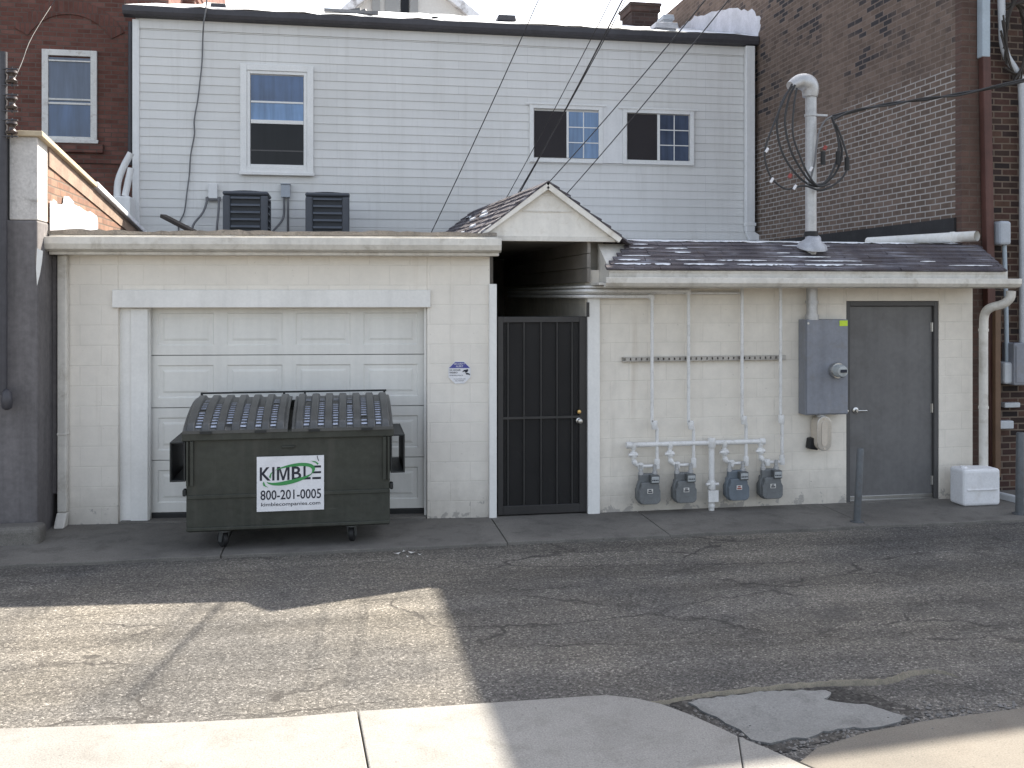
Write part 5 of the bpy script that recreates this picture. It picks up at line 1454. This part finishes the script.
# company sign on the front
inv = WM[dum.name].inverted()
def onD(px, py, yl=-.02):
    r = ray(px, py); n_ = WM[dum.name].to_3x3() @ Vector((0, 1, 0)); o_ = WM[dum.name] @ Vector((0, yl, 0))
    return inv @ (CAM + r * ((o_ - CAM).dot(n_) / r.dot(n_)))
def rectD(x0, y0, x1, y1):
    xm = (x0 + x1) / 2; ym = (y0 + y1) / 2
    return onD(x0, ym).x, onD(x1, ym).x, onD(xm, y1).z, onD(xm, y0).z
X0, X1, Z0, Z1 = rectD(256.8, 456, 324, 510.5)
YS = -.026
sgn = MB().box(X0, X1, YS, YS + .010, Z0, Z1).build('sign', M['sign_white'], dum, local=True); plabel(sgn, 'white sign with green swoosh, phone number and web address')
w_ = X1 - X0; h_ = Z1 - Z0
sx = lambda t: X0 + w_ * t
sz = lambda t: Z1 - h_ * t
# positions as fractions of the sign
m = text_mb('K', sx(.045), sx(.205), sz(.437), sz(.19), YS - .0015, .018)
m.add([(sx(a), YS - .0015, sz(b)) for a, b in ((.228, .437), (.262, .437), (.262, .19), (.228, .19))], [(0, 1, 2, 3)])
m.add([(sx(a), YS - .0015, sz(b)) for a, b in ((.298, .437), (.298, .19), (.345, .19), (.3915, .375), (.438, .19), (.485, .19), (.485, .437), (.452, .437), (.452, .245), (.406, .437), (.377, .437), (.331, .245), (.331, .437))], [(0, 1, 2, 11, 12), (2, 3, 10, 11), (3, 9, 10), (3, 4, 8, 9), (4, 5, 6, 7, 8)])
text_mb('B', sx(.518), sx(.66), sz(.437), sz(.19), YS - .0015, .018, m)
text_mb('L', sx(.692), sx(.80), sz(.437), sz(.19), YS - .0015, .018, m)
for a0_, a1_, t0, t1 in ((.825, .955, .185, .225), (.835, .955, .292, .33), (.825, .955, .397, .437)): m.add([(sx(a0_), YS - .0015, sz(t1)), (sx(a1_), YS - .0015, sz(t1)), (sx(a1_), YS - .0015, sz(t0)), (sx(a0_), YS - .0015, sz(t0))], [(0, 1, 2, 3)])
m.build('company_name', M['ink'], sgn, local=True)
m = text_mb('800-201-0005', sx(.055), sx(.957), sz(.79), sz(.612), YS - .0015, .012); m.build('phone_number', M['ink'], sgn, local=True)
m = text_mb('kimblecompanies.com', sx(.065), sx(.945), sz(.925), sz(.838), YS - .0015, .008); m.build('web_address', M['ink'], sgn, local=True)
# green swoosh: a tilted crescent ring, thick at lower left and right
m = MB(); N = 60; tilt = R(14)
cx_, cz_ = sx(.50), sz(.33); A_, B_ = w_ * .375, h_ * .175
def sw(t, wd):
    x = A_ * math.cos(t); z = B_ * math.sin(t)
    k = 1 + wd
    x2 = A_ * math.cos(t) * (1 - wd * .55) ; z2 = B_ * math.sin(t) * (1 - wd * 2.0) if False else B_ * math.sin(t) * (1 - wd)
    f_ = lambda x, z: (cx_ + x * math.cos(tilt) - z * math.sin(tilt), YS - .003, cz_ + x * math.sin(tilt) + z * math.cos(tilt))
    return f_(x, z), f_(x2, z2)
def arc(t0, t1, wmax):
    b0 = len(m.v)
    for i in range(N + 1):
        t = R(t0 + (t1 - t0) * i / N); k = math.sin(math.pi * i / N) ** .8
        a, b2 = sw(t, wmax * k + .005); m.v += [Vector(a), Vector(b2)]
    for i in range(N): m.f.append((b0 + 2*i, b0 + 2*i + 2, b0 + 2*i + 3, b0 + 2*i + 1))
arc(-172, -30, .42); arc(-40, 125, .34)
b0 = len(m.v)
m.add([(sx(x), YS - .003, sz(z)) for x, z in ((.10, .45), (.088, .49), (.10, .53), (.17, .565), (.125, .52), (.118, .49))], [(0, 1, 2, 3, 4, 5)])
m.add([(sx(x), YS - .003, sz(z)) for x, z in ((.80, .095), (.87, .105), (.92, .145), (.905, .175), (.875, .135))], [(0, 1, 2, 3, 4)])
m.add([(sx(x), YS - .003, sz(z)) for x, z in ((.18, .37), (.20, .31), (.235, .27), (.215, .33), (.205, .40))], [(0, 1, 2, 3, 4)])
m.build('green_swoosh', M['green'], sgn, local=True)
m = MB().tube([(sx(.90), YS - .003, sz(.005)), (sx(.905), YS - .003, sz(.05)), (sx(.92), YS - .003, sz(.10))], .003, 6, 4); m.build('scratch', M['ink'], sgn, local=True)

# ------------------------------------------------------------------ light, sky, camera
S = Vector((2.6, 2.39, 3.5)).normalized()
sun = bpy.data.lights.new('sun', 'SUN'); sun.energy = 16.0; sun.angle = R(.53); sun.color = (1.0, .92, .79)
so = bpy.data.objects.new('sun', sun); COL.objects.link(so); so.location = S * 40; so.rotation_euler = S.to_track_quat('Z', 'Y').to_euler()
wd = bpy.data.worlds.new('World'); scene.world = wd; wd.use_nodes = True
nt = wd.node_tree; bg = nt.nodes['Background']
sky = nt.nodes.new('ShaderNodeTexSky'); sky.sky_type = 'NISHITA'; sky.sun_disc = False
sky.sun_elevation = math.asin(S.z); sky.sun_rotation = math.atan2(S.x, S.y); sky.dust_density = 2.5; sky.air_density = 1.0; sky.ozone_density = 1.0
hs = nt.nodes.new('ShaderNodeHueSaturation'); hs.inputs['Saturation'].default_value = .5; hs.inputs['Value'].default_value = 2.6
nt.links.new(sky.outputs[0], hs.inputs['Color']); nt.links.new(hs.outputs[0], bg.inputs[0]); bg.inputs[1].default_value = .15
cam = bpy.data.cameras.new('camera'); co = bpy.data.objects.new('camera', cam); COL.objects.link(co)
co.location = CAM; co.rotation_euler = (R(90), 0, -TH); cam.sensor_width = 36; cam.lens = F / 1024 * 36; cam.shift_y = -(384 - HY) / 1024; cam.clip_end = 1000
scene.camera = co
scene.view_settings.view_transform = 'Standard'; scene.view_settings.look = 'None'; scene.view_settings.exposure = 0
scene.cycles.max_bounces = 8
